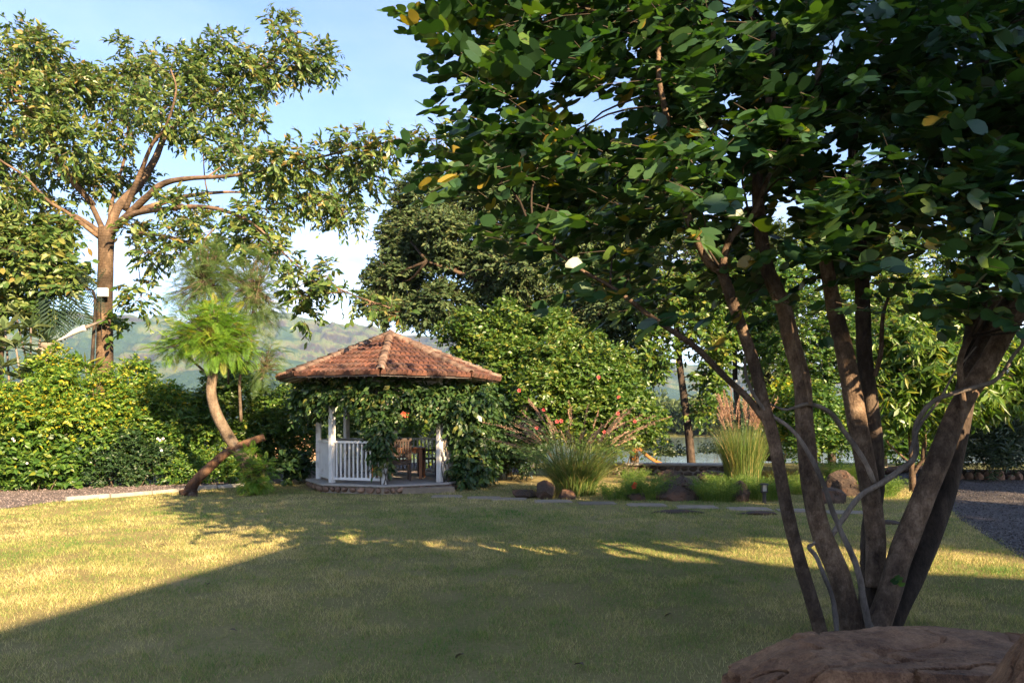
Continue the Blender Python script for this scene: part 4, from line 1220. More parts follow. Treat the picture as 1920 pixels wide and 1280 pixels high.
# pink granite pillar
pr = thing('stone_pillar', 'square pink granite pillar with a plant bowl on top behind the hedge', 'pillar', P(88, 880, 18.6))
for sx__ in (-1, 1):
    c = P(88 + sx__ * 6.4, 700, 18.6)
    mb = MB(); mb.add(*box_vf((c[0], c[1] + .02 * sx__, 1.78), (.16, .2, 3.1))); bevel(mb.build('shaft', M['granite'], pr), .01)
c = P(88, 645, 18.6)
mb = MB(); mb.add(*box_vf((c[0], c[1], 3.36), (.42, .3, .07))); bevel(mb.build('cap', M['mortar'], pr), .01)
mb = MB(); tube(mb, [c + (0, 0, -.14), c + (0, 0, .02)], [.12, .2], 12, 2); mb.build('bowl', M['mortar'], pr, True)
sp_ = thing('spiky_plant', 'small spiky plant growing in the bowl on the pink pillar', 'plant', c)
a = np.tile(c, (30, 1)); dr = unit(rng.normal(size=(30, 3)) * (.7, .7, .3) + (0, 0, .8))
mb = MB(); inst(mb, LONG[0] * (.4, 1, 1), LONG[1], a, frames(dr, np.tile((0, -.3, 1.), (30, 1))), rng.uniform(.25, .5, 30)); mb.build('leaves', M['dark'], sp_)

# rosette shrubs (long paddle leaves)
PAD = T_long(.17, .12)
def rosettes(name, label, base, heads, mat, ll, nl=16, tmpl=PAD, droop=-.1, stemr=.03):
    root = thing(name, label, 'shrub', base)
    mb = MB(); b0 = np.array(base)
    P_, D_, S_ = [], [], []
    for h in heads:
        m = (b0 + h) / 2 + rng.normal(size=3) * .15
        ax = unit(h - m + (0, -.1, .15))
        tube(mb, [b0 + rng.normal(size=3) * (.08, .08, 0), m, h], [stemr * 1.3, stemr, stemr * .7], 6, 4)
        for k in range(nl):
            an = k * 2.4 + rng.random() * .4; el = rng.uniform(-.35, .9)
            d = np.array((math.cos(an) * math.cos(el), math.sin(an) * math.cos(el), math.sin(el)))
            P_.append(h + d * .03); D_.append(unit(d + ax * .35 + (0, 0, droop))); S_.append(rng.uniform(*ll))
    mb.build('stems', M['bark_grey'], root, True)
    put_leaves(root, tmpl, np.array(P_), np.array(D_), unit(np.tile((0, -.1, 1.0), (len(P_), 1)) + rng.normal(size=(len(P_), 3)) * .2), np.array(S_), mat, 300)
rosettes('plumeria_shrub', 'grey green shrub with big paddle shaped leaves in rosettes at the left edge', P(30, 880, 18.2),
         [P(30, 652, 18.2), P(58, 615, 18.6), P(10, 620, 18.4), P(5, 690, 18), P(60, 695, 17.9), P(-15, 655, 18.2), P(40, 712, 18), P(78, 668, 18.5), P(-20, 600, 18.6), P(30, 590, 18.8), P(75, 635, 18.9)], M['plumeria'], (.35, .58), 18)
rosettes('dracaena', 'spiky rosette plant with stiff strap leaves in front of the tall trunk', P(162, 880, 19.0), [P(160, 688, 18.9), P(128, 692, 19.2), P(172, 700, 18.8)], M['mango'], (.35, .58), 26, T_long(.06, .12))

# ------------------------------------------------------------------ hedge, left to right
def HB(px, py, d, r, s=None): return B(px, py, d, r, s)
hedge = [
    ('golden_shrub', 'yellow green shrub at the left edge above the broad leaved bush', [HB(-190, 780, 16.6, 70, 60), HB(-110, 775, 16.8, 60, 54), HB(-40, 770, 17.2, 60, 50), HB(20, 765, 17.2, 45, 44), HB(60, 800, 16.9, 50, 50)], 2300, 'golden', (.07, .12), (-20, 915)),
    ('golden_shrub', 'rounded golden shrub in front of the pink pillar', [HB(100, 700, 17.9, 34, 34), HB(105, 745, 17.7, 46, 40), HB(125, 790, 17.4, 40, 44)], 1500, 'golden', (.06, .11), (110, 910)),
    ('golden_shrub', 'wide yellow tinged shrub below the tall trunk', [HB(185, 742, 18.2, 52, 44), HB(160, 800, 17.6, 46, 44), HB(215, 790, 18.2, 44, 40)], 1500, 'golden', (.06, .11), (180, 908)),
    ('golden_shrub', 'tallest golden shrub right of the tall trunk against the hills', [HB(258, 722, 18.8, 38, 40), HB(270, 760, 18.6, 50, 44), HB(240, 790, 18.4, 40, 40)], 1400, 'golden', (.06, .11), (258, 904)),
    ('golden_shrub', 'low golden shrub left of the curved leaning trunk', [HB(325, 755, 19.2, 36, 34), HB(300, 775, 19, 40, 36), HB(345, 775, 19.2, 26, 34)], 1100, 'golden', (.06, .1), (320, 900)),
    ('creeper_hedge', 'flat dark creeper covered hedge left of the curved leaning trunk', [HB(250, 815, 18.5, 50, 44), HB(310, 812, 18.8, 50, 44), HB(360, 812, 19, 40, 46), HB(205, 835, 18, 40, 44)], 2300, 'mid', (.07, .12), (300, 900)),
    ('broad_leaved_bush', 'broad leaved glossy bush at the lower left beside the gravel path', [HB(-180, 860, 16.2, 60, 60), HB(-100, 850, 16.6, 56, 58), HB(-30, 845, 17.0, 56, 56), HB(30, 845, 17.0, 46, 56), HB(85, 862, 17.1, 46, 44), HB(130, 878, 17.2, 30, 30), HB(40, 885, 16.9, 46, 26)], 2200, 'mid', (.1, .17), (50, 925)),
    ('dark_bush', 'dark small leaved bush with white flowers at the foot of the hedge', [HB(190, 852, 17.8, 38, 40), HB(240, 856, 18, 46, 42), HB(290, 862, 18.3, 42, 34), HB(210, 880, 17.7, 42, 20)], 1700, 'dark', (.06, .1), (230, 914)),
    ('low_bush', 'low green bush beside the path behind the leaning log', [HB(330, 878, 18.4, 34, 26), HB(375, 878, 18.6, 40, 28), HB(425, 876, 18.8, 34, 28)], 1200, 'mid', (.06, .1), (370, 905)),
    ('green_shrub', 'tall green shrub behind the curved leaning trunk', [HB(405, 745, 19.6, 34, 40), HB(450, 745, 19.8, 46, 52), HB(500, 770, 20, 36, 44), HB(420, 810, 19.8, 40, 46), HB(470, 830, 19.8, 44, 44), HB(430, 705, 20, 30, 24)], 2600, 'hibiscus', (.08, .13), (440, 895)),
    ('green_shrub', 'dark green shrub between the curved trunk and the gazebo', [HB(515, 825, 20.6, 34, 44), HB(560, 815, 21, 38, 46), HB(545, 780, 21.2, 34, 34)], 1600, 'mid', (.07, .11), (540, 890)),
    ('boundary_hedge', 'bright green hedge seen through the gazebo posts', [HB(620, 790, 22.5, 44, 62), HB(680, 795, 22.5, 44, 62), HB(740, 800, 22.5, 44, 58), HB(800, 805, 22.6, 44, 54), HB(860, 815, 22.6, 40, 54), HB(560, 770, 23, 40, 60)], 3600, 'hibiscus', (.07, .11), (700, 872)),
    ('round_leaved_plant', 'small dark round leaved plant beside the gazebo plinth', [HB(545, 878, 18.2, 18, 26), HB(560, 868, 18.4, 16, 18), HB(578, 880, 18.2, 10, 12)], 110, 'dark', (.14, .22), (548, 906)),
]
HF = {}
for nm_, lab, bl, n, mt, szr, bp in hedge:
    r_ = shrub(nm_, lab, 'hedge' if 'hedge' in nm_ else ('plant' if 'plant' in nm_ else 'shrub'), G(*bp), bl, n, M[mt], LEAF, szr, 7, .24, .25, .5, .5, group='shrubs of the boundary hedge' if nm_ in ('golden_shrub', 'green_shrub') else None, nobj=(150 if nm_ == 'broad_leaved_bush' else 0), lump=(9, .36, .76, .94))
    HF[lab] = r_
flowers(HF['dark small leaved bush with white flowers at the foot of the hedge'], [P(300, 825, 17.5), P(303, 844, 17.5), P(296, 822, 17.55), P(306, 822, 17.6), P(170, 868, 17.2)], .035, M['flower_w'])
flowers(HF['broad leaved glossy bush at the lower left beside the gravel path'], [P(24, 822, 16.2), P(27, 826, 16.2), P(51, 868, 16.2)], .03, M['flower_w'])

# ------------------------------------------------------------------ curved feathery tree, its prop and sapling
def feathery(name, label, base, trunk, heads, n, fl, mat, fr, extra=None):
    root = thing(name, label, 'tree', base)
    mb = MB()
    for pts, rad in trunk: tube(mb, pts, rad, 10, 7, .1)
    mb.build('trunk', M['bark_jac'], root, True)
    for bl, nn_, mt, ff in heads:
        fr = FERN if mt is M['feather'] else FINE
        a, d = sample_blobs(bl, nn_, .15, .7)
        cc = np.array([b[0] for b in bl]).mean(0)
        d = unit(d * .35 + unit(a - cc) * .2 + rng.normal(size=(nn_, 3)) * (.7, .7, .35) + (0, -.1, -.05))
        k = len(a)
        R = frames(d, np.tile((0, 0, 1.), (k, 1)) + rng.normal(size=(k, 3)) * .25)
        sz = rng.uniform(ff[0], ff[1], k); rd = rng.random(k)
        sc = sz / a[:, 1]; order = np.argsort(-sc)
        ns = min(k, 80)
        var = []
        for q in range(6):
            m_ = MB(); m_.add(fr[0], fr[1], (q + .5) / 6); var.append(m_.mesh('frond', mt))
        for i in order[:ns]:
            o = bpy.data.objects.new('frond', var[int(rd[i] * 5.999)])
            m4 = Matrix(R[i] * sz[i]).to_4x4(); m4.translation = Vector(a[i] - np.array(root.location)); o.matrix_basis = m4
            o.parent = root; C.objects.link(o)
        if k > ns:
            m_ = MB(); ii = order[ns:]; inst(m_, fr[0], fr[1], a[ii], R[ii], sz[ii], rd[ii]); o = m_.build('foliage', mt, root); o['kind'] = 'stuff'
        tb = MB()
        for i in order[::3]:
            tube(tb, [cc, (cc + a[i]) / 2 + rng.normal(size=3) * .05, a[i]], [.012, .008, .004], 4, 2, cap=False)
        tb.build('twigs', M['bark_jac'], root)
    return root
FINE = T_frond(8, .38, .07, .4, fine=4)
FERN = T_frond(13, .36, .042, .42)
FERN2 = T_frond(9, .36, .13, .35)
D = 16.3
feathery('feathery_tree', 'small tree with a curved leaning trunk and a bright feathery crown', G(468, 922),
         [([G(468, 922) - (0, 0, .1), P(470, 895, D), P(452, 855, D - .1), P(425, 812, D - .2), P(405, 772, D - .2), P(396, 735, D - .2), P(399, 705, D - .2), P(403, 684, D - .2)], [.12, .125, .125, .12, .115, .105, .1, .095]),
          ([P(398, 712, D - .2), P(385, 698, D), P(365, 680, D + .1), P(350, 668, D)], [.04, .03, .025, .015]),
          ([P(428, 720, D + .6), P(428, 695, D + .5), P(424, 670, D + .4)], [.02, .018, .01]),
          ([P(404, 690, D - .2), P(400, 620, D), P(385, 560, D + .3), P(380, 480, D + .5)], [.06, .035, .025, .012]),
          ([P(452, 790, D + .5), P(450, 708, D + .5), P(466, 680, D + .5), P(472, 650, D + .5), P(468, 615, D + .5), P(480, 560, D + .5), P(488, 520, D + .5)], [.035, .032, .03, .028, .026, .02, .01])],
         [([B(395, 618, D - .3, 62, 44), B(350, 640, D - .3, 44, 28), B(435, 640, D - .2, 42, 36), B(405, 660, D - .5, 40, 26), B(325, 655, D - .1, 30, 18), B(445, 665, D, 30, 22), B(400, 592, D - .1, 44, 20)], 1500, M['feather'], (.18, .37)),
          ([B(385, 525, D + .5, 46, 44), B(355, 560, D + .5, 44, 34), B(400, 480, D + .5, 32, 26), B(370, 500, D + .6, 34, 30), B(410, 560, D + .4, 36, 34)], 900, M['feather_grey'], (.2, .36)),
          ([B(470, 595, D + .6, 44, 30), B(492, 490, D + .8, 30, 26), B(465, 560, D + .6, 44, 34), B(505, 575, D + .6, 30, 18), B(440, 530, D + .6, 34, 34), B(482, 530, D + .7, 30, 30)], 900, M['feather_grey'], (.2, .36)),
          ([B(505, 680, D + 1.4, 28, 42), B(490, 700, D + 1.2, 20, 30)], 260, M['feather_grey'], (.18, .32))], 0, 0, None, FINE)
feathery('feathery_sapling', 'short bright feathery sapling at the foot of the curved trunk', G(480, 926),
         [([G(482, 927) - (0, 0, .05), P(480, 890, 15.9), P(470, 855, 15.9)], [.05, .035, .015]), ([G(474, 926), P(462, 880, 15.9), P(455, 845, 15.9)], [.03, .02, .01])],
         [([B(480, 893, 15.8, 26, 22), B(466, 862, 15.8, 20, 22), B(492, 880, 15.8, 20, 22), B(476, 905, 15.7, 24, 14)], 460, M['feather'], (.14, .27))], 0, 0, None, FINE)
pr = thing('wooden_prop', 'weathered slanting log propping up the curved leaning trunk', 'log', G(350, 927))
mb = MB(); tube(mb, [G(350, 927) - (0, 0, .05), P(368, 900, 15.9), P(405, 865, 16.0), P(435, 842, 16.1), P(470, 828, 16.2), P(496, 819, 16.3)], [.13, .1, .095, .09, .085, .08], 12, 7, .22)
mb.build('wood', M['bark_wood'], pr, True)
o = rock(G(352, 928) + (0, 0, .04), (.22, .16, .1), 77, 3, 5, .25).build('root_flare', M['bark_wood'], pr, True)
o = rock(G(362, 930) + (0, 0, .03), (.1, .08, .07), 78, 3, 5, .2).build('rock', M['basalt'], None, True); tag(o, 'small dark stone at the foot of the slanting log', 'rock')

# ------------------------------------------------------------------ small masonry left of the gazebo
mp_ = thing('masonry_pier', 'low laterite block pier with a pale cap left of the gazebo', 'pier', G(540, 876))
c = G(540, 876)
for r in range(4):
    for j in range(2):
        mb = MB(); mb.add(*box_vf((c[0] + (j - .5) * .24 + (.05 if r % 2 else 0), c[1], .07 + r * .125), (.225, .38, .112))); bevel(mb.build('block', M['brick'], mp_), .008)
mb = MB(); mb.add(*box_vf((c[0] + .02, c[1], .26), (.46, .34, .5))); mb.build('core', M['mortar'], mp_)
mb = MB(); mb.add(*box_vf((c[0] + .02, c[1], .54), (.6, .46, .05))); bevel(mb.build('cap', M['slab'], mp_), .008)
hb = thing('outbuilding', 'low block building with a red roof edge glimpsed left of the gazebo roof', 'building', P(545, 830, 30))
c = P(545, 760, 30)
mb = MB(); mb.add(*box_vf((c[0], c[1], .9), (1.9, 2.0, 1.9))); mb.build('wall', M['brick'], hb)
mb = MB(); mb.add(*box_vf((c[0], c[1], 2.0), (2.3, 2.4, .14))); mb.build('fascia', M['brickred'], hb)
mb = MB(); mb.add(*box_vf((c[0], c[1], 2.33), (2.0, 2.0, .5))); mb.build('parapet', M['plaster'], hb)

# ------------------------------------------------------------------ big dark tree behind the gazebo
D = 30.0
tree('dark_tree', 'big dense dark green tree rising behind the gazebo roof', 'tree', P(985, 861, D),
     [([P(985, 865, D), P(985, 700, D), P(975, 600, D), P(940, 500, D), P(900, 420, D)], [.35, .3, .24, .14, .07]),
      ([P(990, 720, D), P(1010, 600, D - .5), P(1005, 500, D - .8), P(1030, 400, D - 1)], [.24, .2, .14, .06]),
      ([P(985, 650, D), P(930, 560, D - 1), P(880, 520, D - 1.6), P(800, 490, D - 2)], [.18, .14, .09, .04]),
      ([P(990, 640, D), P(1060, 560, D - .6), P(1110, 480, D - 1), P(1130, 380, D - 1)], [.18, .14, .09, .04])],
     [B(740, 520, D, 62, 44), B(765, 450, D, 50, 50), B(805, 385, D, 62, 60), B(850, 455, D - 1, 80, 66), B(905, 355, D, 80, 66), B(965, 305, D, 75, 56), B(960, 500, D - 1.5, 100, 66), B(1050, 430, D - 1, 90, 80), B(1080, 335, D, 90, 70), B(1120, 540, D - 1, 80, 56), B(840, 575, D - 1, 80, 40), B(720, 575, D, 46, 26), B(1180, 450, D, 70, 70), B(1010, 270, D, 60, 36), B(1200, 350, D, 70, 60), B(1040, 585, D - 1, 80, 36), B(890, 285, D, 40, 26)],
     19000, M['ficus'], M['bark_trunk'], RH, (.15, .23), 9, .42, .35, .5, .6, sub=5, br=.06, lump=(9, .36), up=.5, twr=.006)
tree('pale_tree', 'pale leaved tree beside the dark one behind the red flowered shrub', 'tree', P(1190, 866, 27),
     [([P(1190, 868, 27), P(1180, 720, 27), P(1150, 640, 27), P(1120, 580, 27)], [.16, .13, .1, .05]), ([P(1182, 720, 27), P(1225, 620, 26.6), P(1250, 560, 26.5)], [.1, .07, .04])],
     [B(1180, 600, 26.5, 62, 44), B(1130, 570, 26.5, 56, 40), B(1240, 560, 26.5, 60, 50), B(1160, 650, 26.5, 46, 34), B(1215, 690, 26.5, 34, 28), B(1100, 620, 26.6, 40, 30), B(1290, 470, 27, 60, 60)],
     3200, M['ficus'], M['bark_tan'], RH, (.12, .19), 8, .4, .35, .5, .6, sub=5, br=.03, lump=(7, .36))

# ------------------------------------------------------------------ flowering shrubs right of the gazebo
hs = shrub('flowering_shrub', 'big leafy shrub dotted with red flowers behind the plumed grass', 'shrub', G(1090, 893),
      [B(1040, 690, 20, 66, 54), B(1110, 710, 20, 64, 54), B(1175, 770, 20, 54, 54), B(1090, 775, 19.6, 80, 54), B(1010, 760, 19.6, 66, 56), B(1215, 800, 20.4, 34, 36), B(1150, 690, 20.4, 46, 34), B(1130, 820, 20, 60, 36), B(1080, 650, 20.6, 46, 28)],
      5200, M['hibiscus'], LEAF, (.08, .14), 7, .28, .2, .45, .5, stems=20, sr=.02, nobj=0)
FP = [(1122, 707), (973, 732), (1019, 768), (1006, 802), (1158, 775), (1133, 810), (1044, 790), (1052, 789), (1190, 790), (1160, 745)]
flowers(hs, [P(a, b, 18.75 + (0.2 if a > 1100 else -.1)) for a, b in FP], .058, M['flower'])
shrub('leafy_shrub', 'tall light green shrub rising behind the right side of the gazebo roof', 'shrub', G(930, 890),
      [B(900, 620, 21.5, 52, 36), B(960, 620, 21.5, 56, 40), B(925, 680, 21.3, 62, 54), B(985, 690, 21, 56, 50), B(950, 740, 20.8, 56, 50), B(1035, 620, 21.6, 46, 34), B(870, 640, 22, 40, 30)],
      3600, M['hibiscus'], LEAF, (.09, .15), 7, .3, .25, .45, .5, stems=18, sr=.025)
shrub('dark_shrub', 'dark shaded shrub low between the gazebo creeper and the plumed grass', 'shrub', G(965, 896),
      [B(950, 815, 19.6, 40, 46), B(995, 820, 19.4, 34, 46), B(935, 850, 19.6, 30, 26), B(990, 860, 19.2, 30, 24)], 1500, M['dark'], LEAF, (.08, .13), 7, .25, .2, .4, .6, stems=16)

# ------------------------------------------------------------------ slim trees in front of the lake
def slim(name, lab, pts, rad, bl, n, mt, szr, d, nobj=0):
    tree(name, lab, 'tree', P(*pts[0], d), [([P(a, b, d) for a, b in pts], rad)], bl, n, M[mt], M['bark_dark'], LEAF, szr, 7, .36, .35, .3, .7, sub=4, br=.02, lump=(5, .45))
slim('slim_tree', 'slim dark trunked tree standing before the lake right of the red flowered shrub', [(1297, 876), (1290, 800), (1279, 720), (1272, 660), (1266, 580), (1262, 500)], [.14, .13, .115, .1, .08, .04],
     [B(1235, 640, 24, 46, 40), B(1320, 640, 24, 46, 40), B(1330, 725, 24, 24, 40), B(1250, 560, 24, 56, 40), B(1310, 560, 24, 46, 44), B(1225, 690, 24, 22, 24), B(1345, 690, 23.8, 26, 22), B(1320, 770, 24, 20, 16)], 1100, 'hibiscus', (.14, .22), 24.2)
slim('slim_tree', 'thin dark trunk behind the second tall grass carrying a small fixture', [(1384, 862), (1384, 780), (1379, 720), (1377, 660), (1372, 560)], [.11, .1, .09, .08, .05],
     [B(1370, 620, 26, 46, 36), B(1420, 640, 26, 44, 40), B(1400, 560, 26, 60, 46), B(1350, 660, 26, 24, 26), B(1440, 600, 26, 40, 36), B(1340, 520, 26, 60, 50), B(1450, 520, 26, 60, 50)], 1500, 'mid', (.14, .22), 26)
shrub('lakeside_shrub', 'yellowish shrub behind the trunks beside the second tall grass', 'shrub', G(1460, 862), [B(1470, 760, 24, 30, 40), B(1450, 800, 24, 26, 40), B(1480, 820, 24, 26, 30)], 700, M['golden'], LEAF, (.09, .14), 7, .3)
shrub('lakeside_shrub', 'rounded dark green shrub by the water between the trunks', 'shrub', G(1550, 868), [B(1545, 805, 22.5, 46, 40), B(1530, 760, 22.8, 40, 34), B(1570, 840, 22.3, 28, 26), B(1510, 835, 22.4, 24, 28), B(1590, 780, 22.8, 26, 30)], 1500, M['mid'], LEAF, (.08, .13), 7, .28)
tree('mid_tree', 'green tree rising behind the middle trunks of the shady tree', 'tree', P(1560, 870, 24.5), [([P(1560, 872, 24.5), P(1556, 760, 24.5), P(1545, 660, 24.5), P(1540, 560, 24.5)], [.14, .12, .09, .04])],
     [B(1540, 690, 24, 54, 44), B(1500, 640, 24, 50, 44), B(1580, 640, 24, 54, 46), B(1540, 580, 24, 60, 46), B(1610, 710, 23.6, 40, 34), B(1490, 700, 24, 30, 26)], 1800, M['mid'], M['bark_dark'], LEAF, (.1, .16), 7, .34, .3, .4, .6, lump=(6, .4))
for k_, (px, d_, top, wd) in enumerate([(1240, 33, 760, 60), (1340, 36, 745, 60), (1430, 31, 770, 46), (1200, 40, 770, 50)]):
    shrub('bank_shrub', ['pale loose shrub on the lake bank left of the slim dark trunk', 'pale bank shrub right of the slim dark trunk', 'low shrub on the bank behind the second tall grass', 'far bank shrub above the orange slide'][k_], 'shrub', P(px, 800, d_) * (1, 1, 0) + (0, 0, -1.2 if d_ > 32 else -.4),
          [B(px, 850 - 10 * (k_ == 2), d_, wd * .55, 24), B(px + 26, 862, d_, wd * .4, 16)], 260, M['olive'], RH, (.08, .15), 7, .4, .1, .3, .6, lump=(4, .4), stems=14, sr=.008)

tree('lakeside_tree', 'pale green tree by the lake seen between the slim dark trunk and the shady tree', 'tree', P(1440, 862, 29), [([P(1440, 864, 29), P(1445, 760, 29), P(1430, 640, 29), P(1420, 560, 29)], [.2, .16, .12, .05])],
     [B(1420, 600, 29, 66, 46), B(1470, 650, 29, 50, 46), B(1380, 560, 29, 60, 46), B(1460, 560, 29, 60, 50), B(1440, 700, 28.6, 44, 30), B(1310, 560, 29.5, 56, 44), B(1500, 720, 28.6, 34, 40), B(1480, 470, 29, 70, 50), B(1400, 470, 29, 60, 50)], 3400, M['ficus'], M['bark_dark'], LEAF, (.13, .2), 7, .4, .35, .4, .6, lump=(6, .4), br=.04)
tree('lakeside_tree', 'taller green tree behind the right hand trunks filling the gap to the long leaved tree', 'tree', P(1640, 868, 27), [([P(1640, 870, 27), P(1640, 740, 27), P(1650, 620, 27), P(1650, 520, 27)], [.2, .16, .12, .05])],
     [B(1640, 640, 27, 66, 50), B(1600, 580, 27, 60, 50), B(1690, 560, 27, 70, 50), B(1650, 720, 26.6, 50, 40), B(1780, 560, 27, 70, 46), B(1850, 620, 27.5, 60, 40), B(1620, 800, 26, 34, 30), B(1580, 480, 27, 70, 50), B(1690, 470, 27, 70, 50), B(1790, 480, 27, 50, 40)], 3800, M['hibiscus'], M['bark_dark'], LEAF, (.13, .2), 7, .4, .35, .4, .6, lump=(6, .4), br=.04)

# ------------------------------------------------------------------ bright long leaved tree on the right
tree('long_leaved_tree', 'bright yellow green tree with long drooping leaves behind the leaning trunks', 'tree', G(1711, 922),
     [([G(1711, 922) - (0, 0, .05), P(1711, 895, 16.4), P(1708, 840, 16.4), P(1706, 780, 16.3), P(1716, 700, 16.3), P(1722, 620, 16.3)], [.075, .068, .05, .045, .035, .015]),
      ([P(1711, 890, 16.4), P(1725, 868, 16.3), P(1745, 850, 16.2), P(1775, 780, 16), P(1800, 720, 16)], [.045, .04, .034, .025, .012]),
      ([P(1730, 862, 16.3), P(1733, 820, 16.4), P(1728, 760, 16.5), P(1730, 680, 16.6)], [.05, .045, .035, .012]),
      ([P(1710, 870, 16.4), P(1680, 845, 16.2), P(1662, 825, 16.1), P(1640, 780, 16)], [.022, .02, .016, .008])],
     [B(1690, 650, 16.2, 70, 52), B(1760, 620, 16.2, 66, 50), B(1680, 730, 16, 64, 46), B(1790, 700, 16.2, 70, 50), B(1740, 680, 15.8, 70, 50), B(1850, 750, 16.4, 56, 34), B(1650, 690, 16.2, 40, 46), B(1880, 690, 16.6, 50, 40), B(1745, 770, 15.8, 56, 34), B(1670, 780, 16, 36, 28), B(1930, 720, 16.6, 50, 46), B(1710, 580, 16.6, 60, 36)],
     2900, M['mango'], M['bark_tan'], T_long(.13, .3), (.15, .25), 7, .3, .6, .4, .7, lump=(6, .42), up=.5, nobj=250, br=.018)
shrub('oleander_bush', 'dark green narrow leaved bush behind the stone edging on the right', 'shrub', G(1860, 876),
      [B(1790, 820, 19.6, 30, 46), B(1840, 815, 19.6, 40, 52), B(1900, 810, 19.6, 44, 56), B(1960, 810, 19.6, 50, 56), B(1770, 860, 19.6, 24, 26), B(1870, 850, 19.2, 46, 30)], 2600, M['olive'], LONG, (.09, .16), 7, .3, -.1, .3, .7, stems=50, sr=.008)
shrub('leafy_bush', 'leafy bush at the right edge behind the oleander with a gap of sky above', 'shrub', G(1880, 868),
      [B(1890, 745, 23, 60, 30), B(1960, 740, 23, 50, 44), B(1830, 770, 23, 46, 30), B(1690, 830, 24, 40, 30), B(1740, 840, 24, 40, 30)], 1500, M['mid'], LEAF, (.1, .16), 7, .3, stems=14)

# ------------------------------------------------------------------ grasses
def arcs(base, n, hgt, spread, w, bend, lean=0.0, seg=5):
    """arching blades from a tuft; returns vertices and quads"""
    az = rng.random(n) * 2 * PI
    r0 = np.sqrt(rng.random(n)) * spread
    b = np.asarray(base) + np.column_stack([np.cos(az) * r0, np.sin(az) * r0, np.zeros(n)])
    az2 = az + rng.normal(size=n) * .5
    h = rng.uniform(hgt[0], hgt[1], n)
    out = rng.uniform(bend[0], bend[1], n) * h
    t = np.linspace(0, 1, seg)
    c = b[:, None] + np.stack([np.cos(az2)[:, None] * out[:, None] * (t ** 1.8)[None], np.sin(az2)[:, None] * out[:, None] * (t ** 1.8)[None], h[:, None] * (t - .28 * (out / h)[:, None] * t ** 3)], -1)
    sd = np.stack([-np.sin(az2), np.cos(az2), 0 * az2], 1)
    rot = rng.normal(size=(n, 3)) * .7
    sd = unit(sd + rot)
    wd = w * rng.uniform(.6, 1.3, n)[:, None] * (1 - t[None] ** 1.5 * .9)
    V = np.stack([c - sd[:, None] * wd[..., None] / 2, c + sd[:, None] * wd[..., None] / 2], 2)
    V = V.reshape(n, seg * 2, 3)
    f = np.array([(2 * i, 2 * i + 1, 2 * i + 3, 2 * i + 2) for i in range(seg - 1)])
    Fc = (f[None] + (np.arange(n) * seg * 2)[:, None, None]).reshape(-1, 4)
    return V.reshape(-1, 3), Fc, np.repeat(rng.random(n), seg * 2), c
def grass_clump(name, label, base, n, hgt, spread, w, bend, mat, plumes=0, phgt=None, pbend=None, cat='grass clump', group=None):
    root = thing(name, label, cat, base, group)
    mb = MB(); V, Fc, R, c = arcs(base, n, hgt, spread, w, bend); mb.add(V, Fc, R)
    o = mb.build('blades', mat, root); o['kind'] = 'stuff'
    if plumes:
        mb = MB(); V, Fc, R, c = arcs(base, plumes, phgt, spread * .8, .007, pbend, seg=9); mb.add(V, Fc, R)
        o = mb.build('stalks', M['fgrass'], root); o['kind'] = 'stuff'
        for i in range(plumes):
            m_ = MB()
            q = c[i]; ax = q[6:]
            tpos = np.concatenate([q[6:-1] + (q[7:] - q[6:-1]) * s for s in np.linspace(0, 1, 8)])
            tdir = np.tile(q[-1] - q[6], (len(tpos), 1))
            tp = np.repeat(tpos, 4, 0); td = unit(np.repeat(tdir, 4, 0) * 1.0) + rng.normal(size=(len(tp), 3)) * .33
            td[:, 2] -= .15
            inst(m_, *T_rhomb(.13), tp, frames(td, rng.normal(size=(len(tp), 3))), rng.uniform(.04, .075, len(tp)))
            m_.build('plume', M['plume'], root)
    return root
b = G(1082, 930)
grass_clump('fountain_grass', 'big arching grass clump with pinkish plumes in the rockery', b + (0, .35, 0), 2300, (.6, 1.6), .42, .011, (.15, 1.15), M['fgrass'], 60, (1.5, 2.3), (.25, 1.0), group='tall ornamental grasses')
grass_clump('fountain_grass', 'upright tall grass clump with fine plumes left of the shady tree trunks', np.array((P(1392, 860, 17.6)[0], 17.6, .1)), 2300, (.7, 1.6), .4, .012, (.05, .42), M['fgrass'], 60, (1.7, 2.35), (.08, .3), group='tall ornamental grasses')
FL = [((1215, 934), 700, (.25, .55), .42, 'feathery light green ground plant left of the large pointed boulder'), ((1190, 905), 200, (.2, .45), .25, 'slender yellow green sprig plant under the low wall'),
      ((1345, 938), 700, (.22, .5), .4, 'feathery ground plant right of the large pointed boulder'), ((1430, 936), 700, (.25, .55), .4, 'feathery ground plant around the black lantern light'),
      ((1360, 915), 400, (.2, .4), .4, 'feathery ground plant behind the pointed boulder below the second tall grass'), ((1600, 905), 800, (.25, .6), .5, 'bright feathery mound beside the dark rocks between the trunks'),
      ((1650, 930), 500, (.2, .45), .35, 'feathery tuft right of the dark trunks at the lawn edge'), ((1160, 936), 260, (.2, .4), .3, 'thin grassy plant between the plumed grass and the small flat rock'),
      ((1500, 925), 400, (.2, .5), .35, 'feathery tuft between the two left trunks of the shady tree'), ((1545, 900), 500, (.25, .6), .45, 'pale feathery mound behind the middle trunks')]
